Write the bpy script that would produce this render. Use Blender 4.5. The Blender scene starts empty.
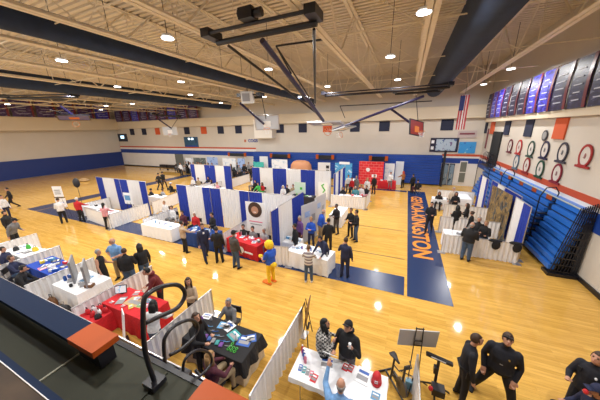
import bpy, bmesh, math, random
import numpy as np
from mathutils import Vector, Matrix, Euler
random.seed(4); RNG=np.random.RandomState(7)
C=bpy.context.scene.collection
R_=math.radians
# ---------------------------------------------------------------- camera
CH=5.7; F=239.96; PITCH,YAW,ROLL=.28627,.41364,-.0204
fwd=np.array([-math.sin(YAW)*math.cos(PITCH),math.cos(YAW)*math.cos(PITCH),-math.sin(PITCH)])
rt=np.array([math.cos(YAW),math.sin(YAW),0.]); up=np.cross(rt,fwd)
r2=rt*math.cos(ROLL)+up*math.sin(ROLL); u2=-rt*math.sin(ROLL)+up*math.cos(ROLL)
cam=bpy.data.objects.new('camera',bpy.data.cameras.new('camera')); C.objects.link(cam)
cam.matrix_world=Matrix(((r2[0],u2[0],-fwd[0],0),(r2[1],u2[1],-fwd[1],0),(r2[2],u2[2],-fwd[2],CH),(0,0,0,1)))
cam.data.sensor_width=36; cam.data.lens=F/600*36; cam.data.clip_start=.05; cam.data.clip_end=200
bpy.context.scene.camera=cam
def ray(u,v): return r2*(u-300)/F-u2*(v-200)/F+fwd
def at(u,v,z=0.):                      # survey point at height z
    d=ray(u,v); t=(z-CH)/d[2]; return (d[0]*t,d[1]*t)
def atX(u,v,X): d=ray(u,v); t=X/d[0]; return (X,d[1]*t,CH+d[2]*t)
def atY(u,v,Y): d=ray(u,v); t=Y/d[1]; return (d[0]*t,Y,CH+d[2]*t)
def xof(u,Y,z):                        # x on the line (Y,z) seen in column u
    lo,hi=-60.,20.
    for _ in range(50):
        m=(lo+hi)/2; q=np.array([m,Y,z-CH]); c=300+F*(q@r2)/(q@fwd)
        if c<u: lo=m
        else: hi=m
    return m
# ---------------------------------------------------------------- materials
MATS={}
def mat(name,col,rough=.6,metal=0,emit=0,var=0.0,scale=8,bump=0,spec=.5,alpha=1):
    if name in MATS: return MATS[name]
    m=bpy.data.materials.new(name); m.use_nodes=True; n=m.node_tree.nodes; l=m.node_tree.links; b=n['Principled BSDF']
    b.inputs['Base Color'].default_value=(*col,1); b.inputs['Roughness'].default_value=rough; b.inputs['Metallic'].default_value=metal
    b.inputs['Specular IOR Level'].default_value=spec
    if emit: b.inputs['Emission Color'].default_value=(*col,1); b.inputs['Emission Strength'].default_value=emit
    if var or bump:
        tc=n.new('ShaderNodeTexCoord'); no=n.new('ShaderNodeTexNoise'); no.inputs['Scale'].default_value=scale; no.inputs['Detail'].default_value=4
        l.new(tc.outputs['Object'],no.inputs['Vector'])
        if var:
            r=n.new('ShaderNodeValToRGB'); r.color_ramp.elements[0].position=.3; r.color_ramp.elements[1].position=.7
            r.color_ramp.elements[0].color=(*[c*(1-var) for c in col],1); r.color_ramp.elements[1].color=(*[min(1,c*(1+var)) for c in col],1)
            l.new(no.outputs['Fac'],r.inputs['Fac']); l.new(r.outputs['Color'],b.inputs['Base Color'])
        if bump:
            bp=n.new('ShaderNodeBump'); bp.inputs['Strength'].default_value=bump; l.new(no.outputs['Fac'],bp.inputs['Height']); l.new(bp.outputs['Normal'],b.inputs['Normal'])
    MATS[name]=m; return m
def fab(name,col,var=.12): return mat(name,col,.85,var=var,scale=14,bump=.15)
def blotch(name,cols,scale=3,rough=.6,stretch=(1,1,1),pos=None,emit=0):
    if name in MATS: return MATS[name]
    m=mat(name,cols[0],rough); n=m.node_tree.nodes; l=m.node_tree.links; b=n['Principled BSDF']
    tc=n.new('ShaderNodeTexCoord'); mp=n.new('ShaderNodeMapping'); mp.inputs['Scale'].default_value=stretch
    no=n.new('ShaderNodeTexNoise'); no.inputs['Scale'].default_value=scale; no.inputs['Detail'].default_value=3; no.inputs['Distortion'].default_value=.8
    l.new(tc.outputs['Object'],mp.inputs['Vector']); l.new(mp.outputs['Vector'],no.inputs['Vector'])
    r=n.new('ShaderNodeValToRGB'); r.color_ramp.interpolation='CONSTANT'
    k=len(cols); pos=pos or [.0]+[.38+.26*i/(max(1,k-2)) for i in range(k-1)]
    r.color_ramp.elements[0].color=(*cols[0],1); r.color_ramp.elements[0].position=pos[0]
    r.color_ramp.elements[1].color=(*cols[1],1); r.color_ramp.elements[1].position=pos[1]
    for c,p in zip(cols[2:],pos[2:]):
        e=r.color_ramp.elements.new(p); e.color=(*c,1)
    l.new(no.outputs['Fac'],r.inputs['Fac']); l.new(r.outputs['Color'],b.inputs['Base Color'])
    if emit: l.new(r.outputs['Color'],b.inputs['Emission Color']); b.inputs['Emission Strength'].default_value=emit
    return m
def wood_floor():
    m=mat('maple_floor',(.7,.4,.12),.06,spec=.25); n=m.node_tree.nodes; l=m.node_tree.links; b=n['Principled BSDF']
    tc=n.new('ShaderNodeTexCoord'); br=n.new('ShaderNodeTexBrick')
    br.inputs['Scale'].default_value=1; br.inputs['Brick Width'].default_value=1.6; br.inputs['Row Height'].default_value=.09
    br.inputs['Mortar Size'].default_value=.0015; br.inputs['Color1'].default_value=(.80,.49,.12,1); br.inputs['Color2'].default_value=(.66,.385,.08,1); br.inputs['Mortar'].default_value=(.38,.19,.05,1)
    l.new(tc.outputs['Object'],br.inputs['Vector'])
    mp=n.new('ShaderNodeMapping'); mp.inputs['Scale'].default_value=(1.2,14,1); no=n.new('ShaderNodeTexNoise'); no.inputs['Scale'].default_value=1.2; no.inputs['Detail'].default_value=5
    l.new(tc.outputs['Object'],mp.inputs['Vector']); l.new(mp.outputs['Vector'],no.inputs['Vector'])
    mx=n.new('ShaderNodeMix'); mx.data_type='RGBA'; mx.blend_type='MULTIPLY'; mx.inputs['Factor'].default_value=.7
    rr=n.new('ShaderNodeValToRGB'); rr.color_ramp.elements[0].position=.3; rr.color_ramp.elements[0].color=(.72,.66,.6,1); rr.color_ramp.elements[1].position=.7; rr.color_ramp.elements[1].color=(1,1,1,1)
    l.new(no.outputs['Fac'],rr.inputs['Fac']); l.new(br.outputs['Color'],mx.inputs[6]); l.new(rr.outputs['Color'],mx.inputs[7]); l.new(mx.outputs[2],b.inputs['Base Color'])
    return m
def plaid():
    m=mat('plaid_flannel',(.1,.1,.1),.9); n=m.node_tree.nodes; l=m.node_tree.links; b=n['Principled BSDF']
    tc=n.new('ShaderNodeTexCoord'); ch=n.new('ShaderNodeTexChecker'); ch.inputs['Scale'].default_value=20
    ch.inputs['Color1'].default_value=(.02,.02,.025,1); ch.inputs['Color2'].default_value=(.45,.44,.42,1)
    l.new(tc.outputs['Object'],ch.inputs['Vector']); l.new(ch.outputs['Color'],b.inputs['Base Color']); return m
def brickred():
    m=mat('red_grid_print',(.6,.02,.03),.5); n=m.node_tree.nodes; l=m.node_tree.links; b=n['Principled BSDF']
    tc=n.new('ShaderNodeTexCoord'); mp=n.new('ShaderNodeMapping'); mp.inputs['Rotation'].default_value=(R_(90),0,0)
    br=n.new('ShaderNodeTexBrick'); br.inputs['Scale'].default_value=1; br.inputs['Brick Width'].default_value=.5; br.inputs['Row Height'].default_value=.27
    br.inputs['Mortar Size'].default_value=.018; br.inputs['Color1'].default_value=(.75,.02,.03,1); br.inputs['Color2'].default_value=(.6,.01,.02,1); br.inputs['Mortar'].default_value=(.75,.22,.2,1)
    l.new(tc.outputs['Object'],mp.inputs['Vector']); l.new(mp.outputs['Vector'],br.inputs['Vector']); l.new(br.outputs['Color'],b.inputs['Base Color']); return m
BLUE=fab('royal_blue_drape',(.018,.045,.36)); WHITE=fab('white_drape',(.80,.80,.82),.03); WTAB=fab('white_tablecloth',(.84,.86,.9),.03)
BLACK=fab('black_cloth',(.012,.012,.015)); PIPE=mat('aluminium_pipe',(.6,.6,.62),.3,.9)
STEEL=mat('tan_painted_steel',(.84,.76,.62),.5,var=.06); BLKM=mat('black_painted_steel',(.012,.012,.018),.35)
NAVYM=mat('navy_painted_steel',(.015,.012,.06),.35); BPLAS=mat('blue_bench_plastic',(.012,.05,.24),.35); LBLUE=mat('bright_blue_bench_plastic',(.03,.17,.62),.3)
ORNG=mat('orange_bench_plastic',(.42,.075,.01),.5,spec=.25); PAPER=mat('white_paper',(.85,.86,.88),.6)
# ---------------------------------------------------------------- mesh helpers
class MB:
    def __init__(s): s.v=[]; s.f=[]; s.m=[]
    def add(s,vs,fs,mi=0):
        o=len(s.v); s.v+= [tuple(map(float,p)) for p in vs]; s.f+=[tuple(i+o for i in f) for f in fs]; s.m+=[mi]*len(fs); return s
    def box(s,c,d,rz=0,mi=0,rot=None):
        x,y,z=[k/2 for k in d]; vs=[Vector(p) for p in ((-x,-y,-z),(x,-y,-z),(x,y,-z),(-x,y,-z),(-x,-y,z),(x,-y,z),(x,y,z),(-x,y,z))]
        M=Euler(rot).to_matrix() if rot else Matrix.Rotation(rz,3,'Z')
        vs=[M@p+Vector(c) for p in vs]
        return s.add(vs,[(0,3,2,1),(4,5,6,7),(0,1,5,4),(1,2,6,5),(2,3,7,6),(3,0,4,7)],mi)
    def tube(s,pts,r,n=8,mi=0,cap=True,radii=None):
        pts=[Vector(p) for p in pts]; rings=[]; prev=None
        for i,p in enumerate(pts):
            a=pts[max(i-1,0)]; b=pts[min(i+1,len(pts)-1)]; t=(b-a); t=t.normalized() if t.length>1e-9 else Vector((0,0,1))
            if prev is None:
                ref=Vector((0,0,1)) if abs(t.z)<.9 else Vector((1,0,0)); x=t.cross(ref).normalized()
            else: x=(prev-t*prev.dot(t)).normalized()
            prev=x; y=t.cross(x); rr=radii[i] if radii else r
            rings.append([p+(x*math.cos(k*2*math.pi/n)+y*math.sin(k*2*math.pi/n))*rr for k in range(n)])
        return s.loft(rings,mi,cap)
    def loft(s,rings,mi=0,cap=True):
        n=len(rings[0]); vs=[p for r in rings for p in r]; fs=[]
        for i in range(len(rings)-1):
            for k in range(n): fs.append((i*n+k,i*n+(k+1)%n,(i+1)*n+(k+1)%n,(i+1)*n+k))
        if cap: fs.append(tuple(range(n-1,-1,-1))); fs.append(tuple((len(rings)-1)*n+k for k in range(n)))
        return s.add(vs,fs,mi)
    def ell(s,c,r,nu=10,nv=7,mi=0,M=None,cut=None):
        vs=[];fs=[]; c=Vector(c)
        for j in range(nv+1):
            th=math.pi*j/nv
            for i in range(nu):
                ph=2*math.pi*i/nu; p=Vector((r[0]*math.sin(th)*math.cos(ph),r[1]*math.sin(th)*math.sin(ph),r[2]*math.cos(th)))
                vs.append(p)
        for j in range(nv):
            for i in range(nu):
                q=(j*nu+i,(j+1)*nu+i,(j+1)*nu+(i+1)%nu,j*nu+(i+1)%nu)
                if cut:
                    m=sum((vs[k] for k in q),Vector())/4
                    if cut(m): continue
                if j==0: fs.append((q[0],q[1],q[2]))
                elif j==nv-1: fs.append((q[0],q[1],q[3]))
                else: fs.append(q)
        vs=[(M@p if M else p)+c for p in vs]
        return s.add(vs,fs,mi)
    def cyl(s,c,r,h,n=12,mi=0): return s.tube([c,(c[0],c[1],c[2]+h)],r,n,mi)
    def mesh(s,name,mats,smooth=False):
        me=bpy.data.meshes.new(name); me.from_pydata(s.v,[],s.f)
        for m in (mats if isinstance(mats,(list,tuple)) else [mats]): me.materials.append(m)
        me.polygons.foreach_set('material_index',s.m)
        if smooth: me.polygons.foreach_set('use_smooth',[True]*len(s.f))
        me.validate(); me.update(); return me
    def build(s,name,mats,parent=None,loc=None,smooth=False,rz=0):
        o=bpy.data.objects.new(name,s.mesh(name,mats,smooth)); C.objects.link(o)
        if parent: o.parent=parent
        if loc is not None: o.location=loc
        if rz: o.rotation_euler=(0,0,rz)
        return o
def tag(o,label=None,cat=None,group=None,kind=None):
    if label: o['label']=label
    if cat: o['category']=cat
    if group: o['group']=group
    if kind: o['kind']=kind
    return o
def thing(name,label,cat,loc=(0,0,0),rz=0,group=None):
    o=bpy.data.objects.new(name,None); C.objects.link(o); o.location=loc; o.rotation_euler=(0,0,rz); o.empty_display_size=.1
    return tag(o,label,cat,group)
def copy_tree(o,parent=None):
    c=o.copy(); C.objects.link(c); c.parent=parent
    for ch in list(o.children): copy_tree(ch,c)
    return c
def struct(o): o['kind']='structure'; return o
def text_mesh(txt,size,ext=.01,name='lettering',mt=None,align='CENTER'):
    cu=bpy.data.curves.new('t','FONT'); cu.body=txt; cu.size=size; cu.extrude=ext; cu.align_x=align; cu.align_y='CENTER'; cu.offset=.03*size
    o=bpy.data.objects.new('t',cu); C.objects.link(o); dg=bpy.context.evaluated_depsgraph_get()
    me=bpy.data.meshes.new_from_object(o.evaluated_get(dg)); bpy.data.objects.remove(o); me.name=name; me.materials.clear(); me.materials.append(mt)
    return me
def text(txt,size,mt,parent,loc,rot,sx=1,name='lettering',ext=.004):
    o=bpy.data.objects.new(name,text_mesh(txt,size,ext,name,mt)); C.objects.link(o); o.parent=parent; o.location=loc; o.rotation_euler=rot; o.scale=(sx,1,1); return o
ORD=['first','second','third','fourth','fifth','sixth','seventh','eighth','ninth','tenth','eleventh','twelfth','thirteenth','fourteenth','fifteenth','sixteenth','seventeenth','eighteenth','nineteenth','twentieth']
# ================================================================ SETTING
XL,XR,YB,YN,ZC=-47.5,6.5,27.8,-1.5,10.9
struct(MB().box(((XL+XR)/2,(YB+YN)/2,-.1),(XR-XL+.6,YB-YN+.6,.2)).build('floor',wood_floor()))
PAINT=mat('navy_court_paint',(.012,.032,.11),.25); DLINE=mat('dark_court_line',(.12,.06,.02),.3)
def paint(x0,x1,y0,y1,m,nm='trim',k=[0]):
    k[0]+=1; struct(MB().box(((x0+x1)/2,(y0+y1)/2,.002),(x1-x0,y1-y0,.004)).build('%s_%d'%(nm,k[0]),m))
paint(.52,1.93,8.0,23.85,PAINT); paint(-26,.42,8.0,9.2,PAINT); paint(-25.9,-.1+.52,23.3,23.85,PAINT)
paint(-27.5,-26.1,8,23.85,PAINT)
for y in (10.6,13.9): paint(-8,.4,y,y+.05,DLINE)
paint(-12.9,-12.85,9.2,23.3,DLINE)
# sloping thin line by the near side of the hall
txt=text_mesh('GENOA-KINGSTON',1.0,.002,'court_lettering',mat('orange_court_paint',(.78,.27,.03),.3))
o=bpy.data.objects.new('trim_court_lettering',txt); C.objects.link(o); struct(o)
w=max(v.co.x for v in txt.vertices)-min(v.co.x for v in txt.vertices); h=max(v.co.y for v in txt.vertices)-min(v.co.y for v in txt.vertices)
o.rotation_euler=(0,0,R_(-90)); o.scale=(10.9/w,.84/h,1); o.location=(1.13,16.45,.008)
WALLM=mat('cream_wall_paint',(.62,.57,.50),.7,var=.03,scale=.6); WLOW=mat('white_block_wall',(.74,.72,.70),.6,var=.03,scale=1)
PADB=mat('royal_blue_wall_pad',(.01,.035,.20),.45); STR_O=mat('orange_red_stripe',(.52,.08,.03),.5); STR_B=mat('blue_stripe_paint',(.01,.05,.30),.5); LEDGE=mat('ledge_cream_paint',(.66,.57,.43),.7)
def wall(nm,boxes,m): 
    b=MB()
    for c,d in boxes: b.box(c,d)
    return struct(b.build(nm,m))
wall('wall_back',[(((XL+XR)/2,YB+.15,ZC/2),(XR-XL+.6,.3,ZC))],WALLM)
wall('wall_left',[((XL-.15,(YB+YN)/2,ZC/2),(.3,YB-YN,ZC))],WALLM)
wall('wall_right',[((XR+.15,(YB+YN)/2,ZC/2),(.3,YB-YN,ZC))],WALLM)
wall('trim_back_ledge',[(((XL+XR)/2,YB-.25,6.95),(XR-XL,.5,1.1))],LEDGE)
wall('trim_left_ledge',[((XL+.75,(YB+YN)/2-.25,7.1),(1.5,YB-YN-.5,1.7))],LEDGE)
wall('trim_right_ledge',[((XR-.12,(YB+YN)/2-.25,6.15),(.24,YB-YN-.5,.3))],LEDGE)
wall('wall_near',[((-2.75,YN-.15,ZC/2),(18.5,.3,ZC))],WALLM)
# stripes
wall('trim_right_red',[((XR-.01,(YB+YN)/2,2.95),(.03,YB-YN-.02,.28))],STR_O); wall('trim_right_blue',[((XR-.01,(YB+YN)/2,2.28),(.03,YB-YN-.02,.7))],STR_B)
wall('trim_right_white',[((XR-.008,(YB+YN)/2,2.72),(.026,YB-YN-.02,.17))],WLOW)
wall('trim_back_right_red',[((4.9,YB-.012,2.98),(3.1,.03,.2))],STR_O); wall('trim_back_right_blue',[((4.9,YB-.012,2.45),(3.1,.03,.5))],STR_B); wall('trim_back_right_white',[((4.9,YB-.012,2.79),(3.1,.024,.18)),((4.9,YB-.01,1.1),(3.1,.02,2.2))],WLOW)
wall('trim_back_left_orange',[((-33,YB-.012,3.36),(29,.03,.2))],STR_O); wall('trim_back_left_blue',[((-33,YB-.012,2.62),(29,.03,.62))],STR_B); wall('trim_back_left_white',[((-33,YB-.01,1.15),(29,.02,2.3)),((-33,YB-.01,3.1),(29,.02,.33))],WLOW)
wall('trim_left_pad',[((XL+.06,(YB+YN)/2,1.25),(.12,YB-YN-.1,2.4))],PADB)
wall('baseboard_right',[((XR-.03,(YB+YN)/2,.08),(.06,YB-YN-.1,.16))],BLKM)
wall('baseboard_back',[((-33,YB-.04,.08),(29,.05,.16))],BLKM)
# deck
DECK=mat('painted_roof_deck',(.76,.68,.56),.6,var=.05,scale=.8); b=MB(); P=.3
ys=[]; y=YN
prof=[(0,0),(.12,0),(.13,.15),(.29,.15),(.3,0)]
pts=[]
while y<YB:
    for dy,dz in prof[:-1]: pts.append((y+dy,ZC-dz))
    y+=P
pts.append((y,ZC)); vs=[];fs=[]
for (yy,zz) in pts: vs+=[(XL,yy,zz),(XR,yy,zz)]
for i in range(len(pts)-1): fs.append((2*i,2*i+2,2*i+3,2*i+1))
b.add(vs,fs); b.box(((XL+XR)/2,(YB+YN)/2,ZC+.1),(XR-XL+.6,YB-YN+.6,.15)); struct(b.build('ceiling',DECK))
# trusses
TX=[4.15,.3,-2.8,-6.1,-8.75,-11.8,-15.2,-19,-22.9,-26.9,-31,-35]
ZB=8.6; ZT=10.72
def truss():
    t=thing('roof_truss','cream steel truss','roof truss',(TX[0],0,0))
    L0,L1=YN+.05,YB-.3
    for nm,z in (('bottom_chord',ZB),('top_chord',ZT)):
        b=MB()
        for sx in (-1,1):
            b.box((sx*.09,(L0+L1)/2,z),(.14,L1-L0,.03)); b.box((sx*.03,(L0+L1)/2,z+.05),(.015,L1-L0,.11))
        b.build(nm,STEEL,t)
    n=12; ys=np.linspace(L0+.4,L1-.4,n+1)
    for i in range(n):
        a,c=(ZB,ZT) if i%2 else (ZT,ZB)
        MB().tube([(0,ys[i],a),(0,ys[i+1],c)],.035,4).build('diagonal_brace',STEEL,t)
    for i in range(0,n+1,2):
        if 0<i<n: MB().tube([(0,ys[i]+.0,ZB),(0,ys[i],ZT)],.02,4).build('upright_brace',STEEL,t)
    return t
t0=truss()
for i,x in enumerate(TX):
    t=t0 if i==0 else copy_tree(t0); t.location=(x,0,0)
    t['label']='cream open-web roof truss, %s counting from the banner wall on the right'%ORD[i]; t['group']='cream roof trusses'
# bridging rods between trusses
for i,y in enumerate((4.6,9.2,13.8,18.4,23)):
    b=MB()
    b.tube([(XL+.2,y,ZB+.14),(XR-.3,y,ZB+.14)],.022,4)
    o=b.build('bridging_rod',STEEL); tag(o,'thin cream bridging line across the trusses, %s from the balcony'%ORD[i],'bridging rod','bridging rods between the trusses')
    o2=thing('cross_brace_row','row of thin crossed rods between trusses, %s from the balcony'%ORD[i],'brace',(0,y+.3,0),0,'crossed rods between the trusses')
    for k in range(8):
        a,c=TX[k],TX[k+1]; MB().tube([(a-.1,0,ZB+.1),(c+.1,0,ZT-.1)],.018,4).build('rod',STEEL,o2); MB().tube([(a-.1,.06,ZT-.1),(c+.1,.06,ZB+.1)],.018,4).build('rod',STEEL,o2)
# ducts
DUCT=mat('navy_fabric_duct',(.02,.036,.08),.9,var=.15,scale=3)
for x,z,r,y1,lab in ((1.85,8.98,.68,26.6,'wide navy round air duct over the court'),(-9.95,8.74,.38,26.6,'long navy air duct along the left lighting bay'),(-21.4,8.8,.48,26.6,'far navy air duct above the left end floor')):
    t=thing('air_duct',lab,'duct',(x,0,z)); b=MB(); b.tube([(0,yy,0) for yy in np.linspace(-1.2,y1,24)],r,20); b.build('duct_skin',DUCT,t,smooth=True)
    for k in range(9):
        MB().tube([(0,.5+k*2.9,r-.03),(0,.5+k*2.9,ZC-z)],.012,4).build('hanger',BLKM,t)
# ceiling lights
LM=mat('lamp_lens',(1,.97,.92),.4,emit=9); FIXM=mat('white_lamp_housing',(.7,.7,.7),.5)
LP=[(-8.2,7.2),(-14.8,7.0),(-14.3,13.1),(-11.2,15.7),(-19.6,12.2),(-1.1,13.5),(-1.0,19.8),(5.3,19.7),(-1.8,25.2),(5.3,25.6),tuple(q/.9 for q in at(424,13,8.58)),(-25.5,12.0),(-29.6,19.7),(-18.5,17.8),(-20.9,24.6),(-7.4,12.9),(-10.6,24.6),(-13.6,22.6),(-34.1,19.4),(-40,13),(-40,22),(-33,10),(-6.2,20),(-24.5,19),(3,3.2),(-5,2.6),(-13,1.5),(-22,4.5),(-33,3),(1.5,4.6)]
lt=None
for i,(x,y) in enumerate(LP):
    if lt is None:
        lt=thing('ceiling_light','x','ceiling light')
        MB().cyl((0,0,.02),.17,.08,16).build('housing',FIXM,lt,smooth=False); MB().cyl((0,0,.0),.185,.02,20).build('lens',LM,lt)
        MB().tube([(0,0,.1),(0,0,2.2)],.012,5).build('drop_rod',BLKM,lt); t=lt
    else: t=copy_tree(lt)
    x*=.9; y*=.9; t.location=(x,y,8.58)
    t['label']='round high-bay light, %.1f metres from banner wall and %.1f from balcony'%(6.5-x,y); t['group']='high-bay lights'
    la=bpy.data.lights.new('high_bay_lamp','AREA'); la.shape='DISK'; la.size=.32; la.energy=LIGHT_E if 'LIGHT_E' in globals() else 235; la.color=(1,.98,.95)
    lo=bpy.data.objects.new('high_bay_lamp',la); C.objects.link(lo); lo.location=(x,y,8.565)
W=bpy.data.worlds.new('world'); bpy.context.scene.world=W; W.use_nodes=True; W.node_tree.nodes['Background'].inputs[0].default_value=(1,.95,.88,1); W.node_tree.nodes['Background'].inputs[1].default_value=1.3
vs=bpy.context.scene.view_settings; vs.view_transform='Standard'; vs.look='None'; vs.gamma=1; vs.exposure=.02; vs.use_curve_mapping=False
# acoustic squares
NSQ=mat('navy_panel',(.015,.02,.05),.8); OSQ=mat('orange_panel',(.60,.10,.03),.8)
n=0
for u,c in ((129,0),(141,0),(154.5,1),(184,0),(201,1),(218,0),(236,0),(278,0),(301,0),(326,1),(354,0),(384,0),(448,0)):
    x=xof(u,YB-.55,5.85); b=MB().box((0,0,0),(1.05,.06,1.0)); o=b.build('wall_panel',OSQ if c else NSQ,loc=(x,YB-.035,5.83))
    tag(o,'%s square sound panel on the back wall, %s from the left'%('orange' if c else 'black-navy',ORD[n]),'wall panel','square panels high on the back wall'); n+=1
for i,(u,v,c) in enumerate(((562,126,1),(530,126.5,0),(508,127,0),(493,128,1),(486,128,0))):
    p=atX(u,v,XR); o=MB().box((0,0,0),(.06,1.0,.95)).build('wall_panel',OSQ if c else NSQ,loc=(XR-.035,p[1],5.5)); tag(o,'%s square sound panel on the right wall, %s from the near end'%('orange' if c else 'black-navy',ORD[i]),'wall panel','square panels high on the right wall')
# emblems on right wall
EM=[(510.9,146,'maroon'),(520,147,'red'),(532,149,'forest green'),(546,150,'dark navy'),(564,152.5,'charcoal'),(587,156,'crimson'),(517,162,'teal'),(527.5,165.5,'brick red'),(541,169,'dark green'),(558,173.5,'wine red')]
ECOL={'maroon':(.12,.01,.02),'red':(.4,.02,.02),'forest green':(.03,.07,.05),'dark navy':(.02,.02,.06),'charcoal':(.04,.04,.06),'crimson':(.33,.02,.02),'teal':(.10,.16,.22),'brick red':(.28,.02,.02),'dark green':(.01,.07,.04),'wine red':(.22,.01,.03)}
for u,v,cn in EM:
    p=atX(u,v,XR); t=thing('wall_emblem','round %s school emblem with a ribbon base on the right wall'%cn,'emblem',(XR-.03,p[1],p[2]),0,'round school emblems on the right wall')
    cm=mat('emblem_'+cn.replace(' ','_'),ECOL[cn],.5)
    ring=[]; N=28
    b=MB(); 
    for a,bb in ((0,.05),):
        vs=[];fs=[]
        for k in range(N):
            an=2*math.pi*k/N
            for r in (.30,.375):
                for xx in (0,-.04): vs.append((xx,r*math.cos(an),r*1.2*math.sin(an)))
        for k in range(N):
            q=4*k; w=4*((k+1)%N)
            fs+=[(q+1,q+3,w+3,w+1),(q+2,q,w,w+2),(q+3,q+2,w+2,w+3),(q,q+1,w+1,w)]
        b.add(vs,fs)
    b.build('ring',cm,t)
    b=MB(); b.tube([(.0,0,0),(-.02,0,0)],.305,24); o=b.build('disc',mat('emblem_cream',(.62,.58,.54),.6),t); o.scale=(1,1,1.2)
    b=MB(); b.box((-.03,0,-.42),(.05,.84,.09)); b.box((-.045,0,-.37),(.03,.5,.07)); b.build('ribbon_base',cm,t)
    b=MB(); b.ell((-.03,0,.0),(.01,.07,.11),8,6); b.box((-.03,.02,-.06),(.015,.12,.03)); b.build('crest_mark',mat('crest_grey_'+cn.replace(' ','_'),tuple(.12+.5*k for k in ECOL[cn]),.6),t)
p=atX(546,135.5,XR); t=thing('wall_plaque','small dark round plaque above the emblems on the right wall','plaque',(XR-.03,p[1],p[2]))
MB().tube([(0,0,0),(-.03,0,0)],.27,20).build('rim',mat('plaque_dark',(.05,.05,.06)),t); MB().tube([(-.03,0,0),(-.04,0,0)],.19,20).build('face',mat('plaque_grey',(.3,.3,.3)),t)
# banners
SAT=blotch('navy_banner_print',[(.012,.010,.04),(.02,.02,.08),(.16,.18,.28)],2.2,.45,(1,1,3),[0,.45,.62]); SATB=blotch('blue_satin_banner_print',[(.02,.02,.20),(.05,.05,.5),(.4,.45,.8)],2.2,.4,(1,1,3),[0,.45,.64])
REDS=mat('banner_red_border',(.16,.02,.03),.35); PURP=blotch('purple_banner_print',[(.03,.012,.06),(.06,.03,.14),(.3,.28,.4)],2.2,.35,(1,1,3),[0,.45,.63]); GSTR=mat('banner_light_lines',(.5,.52,.62),.5)
def banner(loc,rz,w,h,body,label,group,seed):
    t=thing('championship_banner',label,'banner',loc,rz,group); rs=random.Random(seed)
    for nm,x0,x1,mt in (('banner_cloth',-w/2,w/2,body),('border_strip',w/2-.22,w/2-.02,REDS)):
        rings=MB(); vs=[];fs=[]; NZ=10; off=-.0 if nm=='banner_cloth' else -.02
        for j in range(NZ+1):
            z=h*j/NZ; y=off-.05*math.sin(math.pi*j/NZ)
            vs+=[(x0,y,z),(x1,y,z),(x1,y+.012,z),(x0,y+.012,z)]
        for j in range(NZ):
            a=4*j
            for k in range(4): fs.append((a+k,a+(k+1)%4,a+4+(k+1)%4,a+4+k))
        fs+=[(3,2,1,0),(4*NZ,4*NZ+1,4*NZ+2,4*NZ+3)]
        rings.add(vs,fs).build(nm,mt,t)
    b=MB()
    for k in range(5): 
        z=h*(.16+.15*k); yy=-.05*math.sin(math.pi*z/h)-.015; b.box((-.1,yy,z),(w*rs.uniform(.35,.62),.012,.045))
    b.build('printed_lines',GSTR,t)
    MB().tube([(-w/2-.03,0,h),(w/2+.03,0,h)],.025,6).build('hanging_bar',PIPE,t)
n=0; y=8.6
while y<27:
    bright = 16.2<y<18.6 or 23.2<y<25.4
    banner((XR-.32,y,6.32),R_(-90),1.22,1.95,SATB if bright else SAT,'%s championship banner on the right wall, %s from the near end'%('shiny blue' if bright else 'navy and red',ORD[n]),'championship banners on the right wall',n); n+=1; y+=1.37
n=0
for y in np.arange(11.5,27.5,2.3):
    banner((XL+1.55,y,7.98),R_(90),2.05,2.25,SATB if n==6 else PURP,'%s banner above the left wall ledge, %s from the near end'%('bright blue' if n==6 else 'purple and maroon',ORD[n]),'banners above the left ledge',n+40); n+=1
n=0
for x in np.arange(-45,-27,2.1):
    banner((x,YB-.6,7.55),0,1.85,1.8,SATB if n in (2,6) else PURP,'%s banner above the back wall ledge, %s from the left corner'%('bright blue' if n in (2,6) else 'purple and maroon',ORD[n]),'banners above the back ledge',n+80); n+=1
# back wall items
def board(name,label,cat,loc,rz,w,h,mt,parts=()):
    t=thing(name,label,cat,loc,rz); MB().box((0,0,0),(w,.08,h)).build('panel',mt,t)
    for nm,(cx,cz,ww,hh),m2 in parts: MB().box((cx,-.05,cz),(ww,.03,hh)).build(nm,m2,t)
    return t
x0,_,z1=atY(184,137,YB); x1,_,z0=atY(199,147,YB)
board('scoreboard','black and blue scoreboard above the stripe at the back left','scoreboard',((x0+x1)/2,YB-.045,(z0+z1)/2),0,x1-x0,z1-z0,blotch('scoreboard_face',[(.01,.015,.05),(.03,.10,.2),(.01,.03,.1)],1.5,.3),
   (('lamp',(-.3,.45,.35,.25),mat('scoreboard_lamp',(.8,.95,1),.4,emit=3)),('lamp',(.35,.45,.35,.25),mat('scoreboard_lamp',(.8,.95,1))),('base_strip',(0,-.6,2.3,.18),STR_B)))
t=board('scoreboard','small lit screen high in the far left corner','scoreboard',(xof(123,YB,4.9),YB-.045,4.9),0,2.4,1.3,mat('screen_dark',(.01,.02,.05),.3),(('screen_light',(0,.1,.9,.5),mat('screen_glow',(.5,.8,1),.4,emit=2)),))
p0=atY(431,138,YB);p1=atY(457,153,YB)
t=board('record_board','dark framed record board on the back right wall','board',((p0[0]+p1[0])/2,YB-.045,(p0[2]+p1[2])/2+.05),0,p1[0]-p0[0],1.35,mat('board_dark',(.02,.02,.05),.4),(('photo_panel',(.15,0,1.7,1.1),blotch('record_photo',[(.06,.12,.3),(.4,.5,.6),(.15,.1,.25)],2.5)),('side_note',(-1.0,.3,.25,.3),PAPER),('side_note',(-1.0,-.3,.25,.3),PAPER)))
p0=atY(459,144,YB)
board('mural_poster','bright blue domed poster on the back right wall','poster',(xof(467,YB,3.75),YB-.045,3.72),0,1.35,1.05,blotch('blue_poster',[(.02,.12,.5),(.04,.3,.7),(.3,.6,.8)],1.6),())
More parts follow.
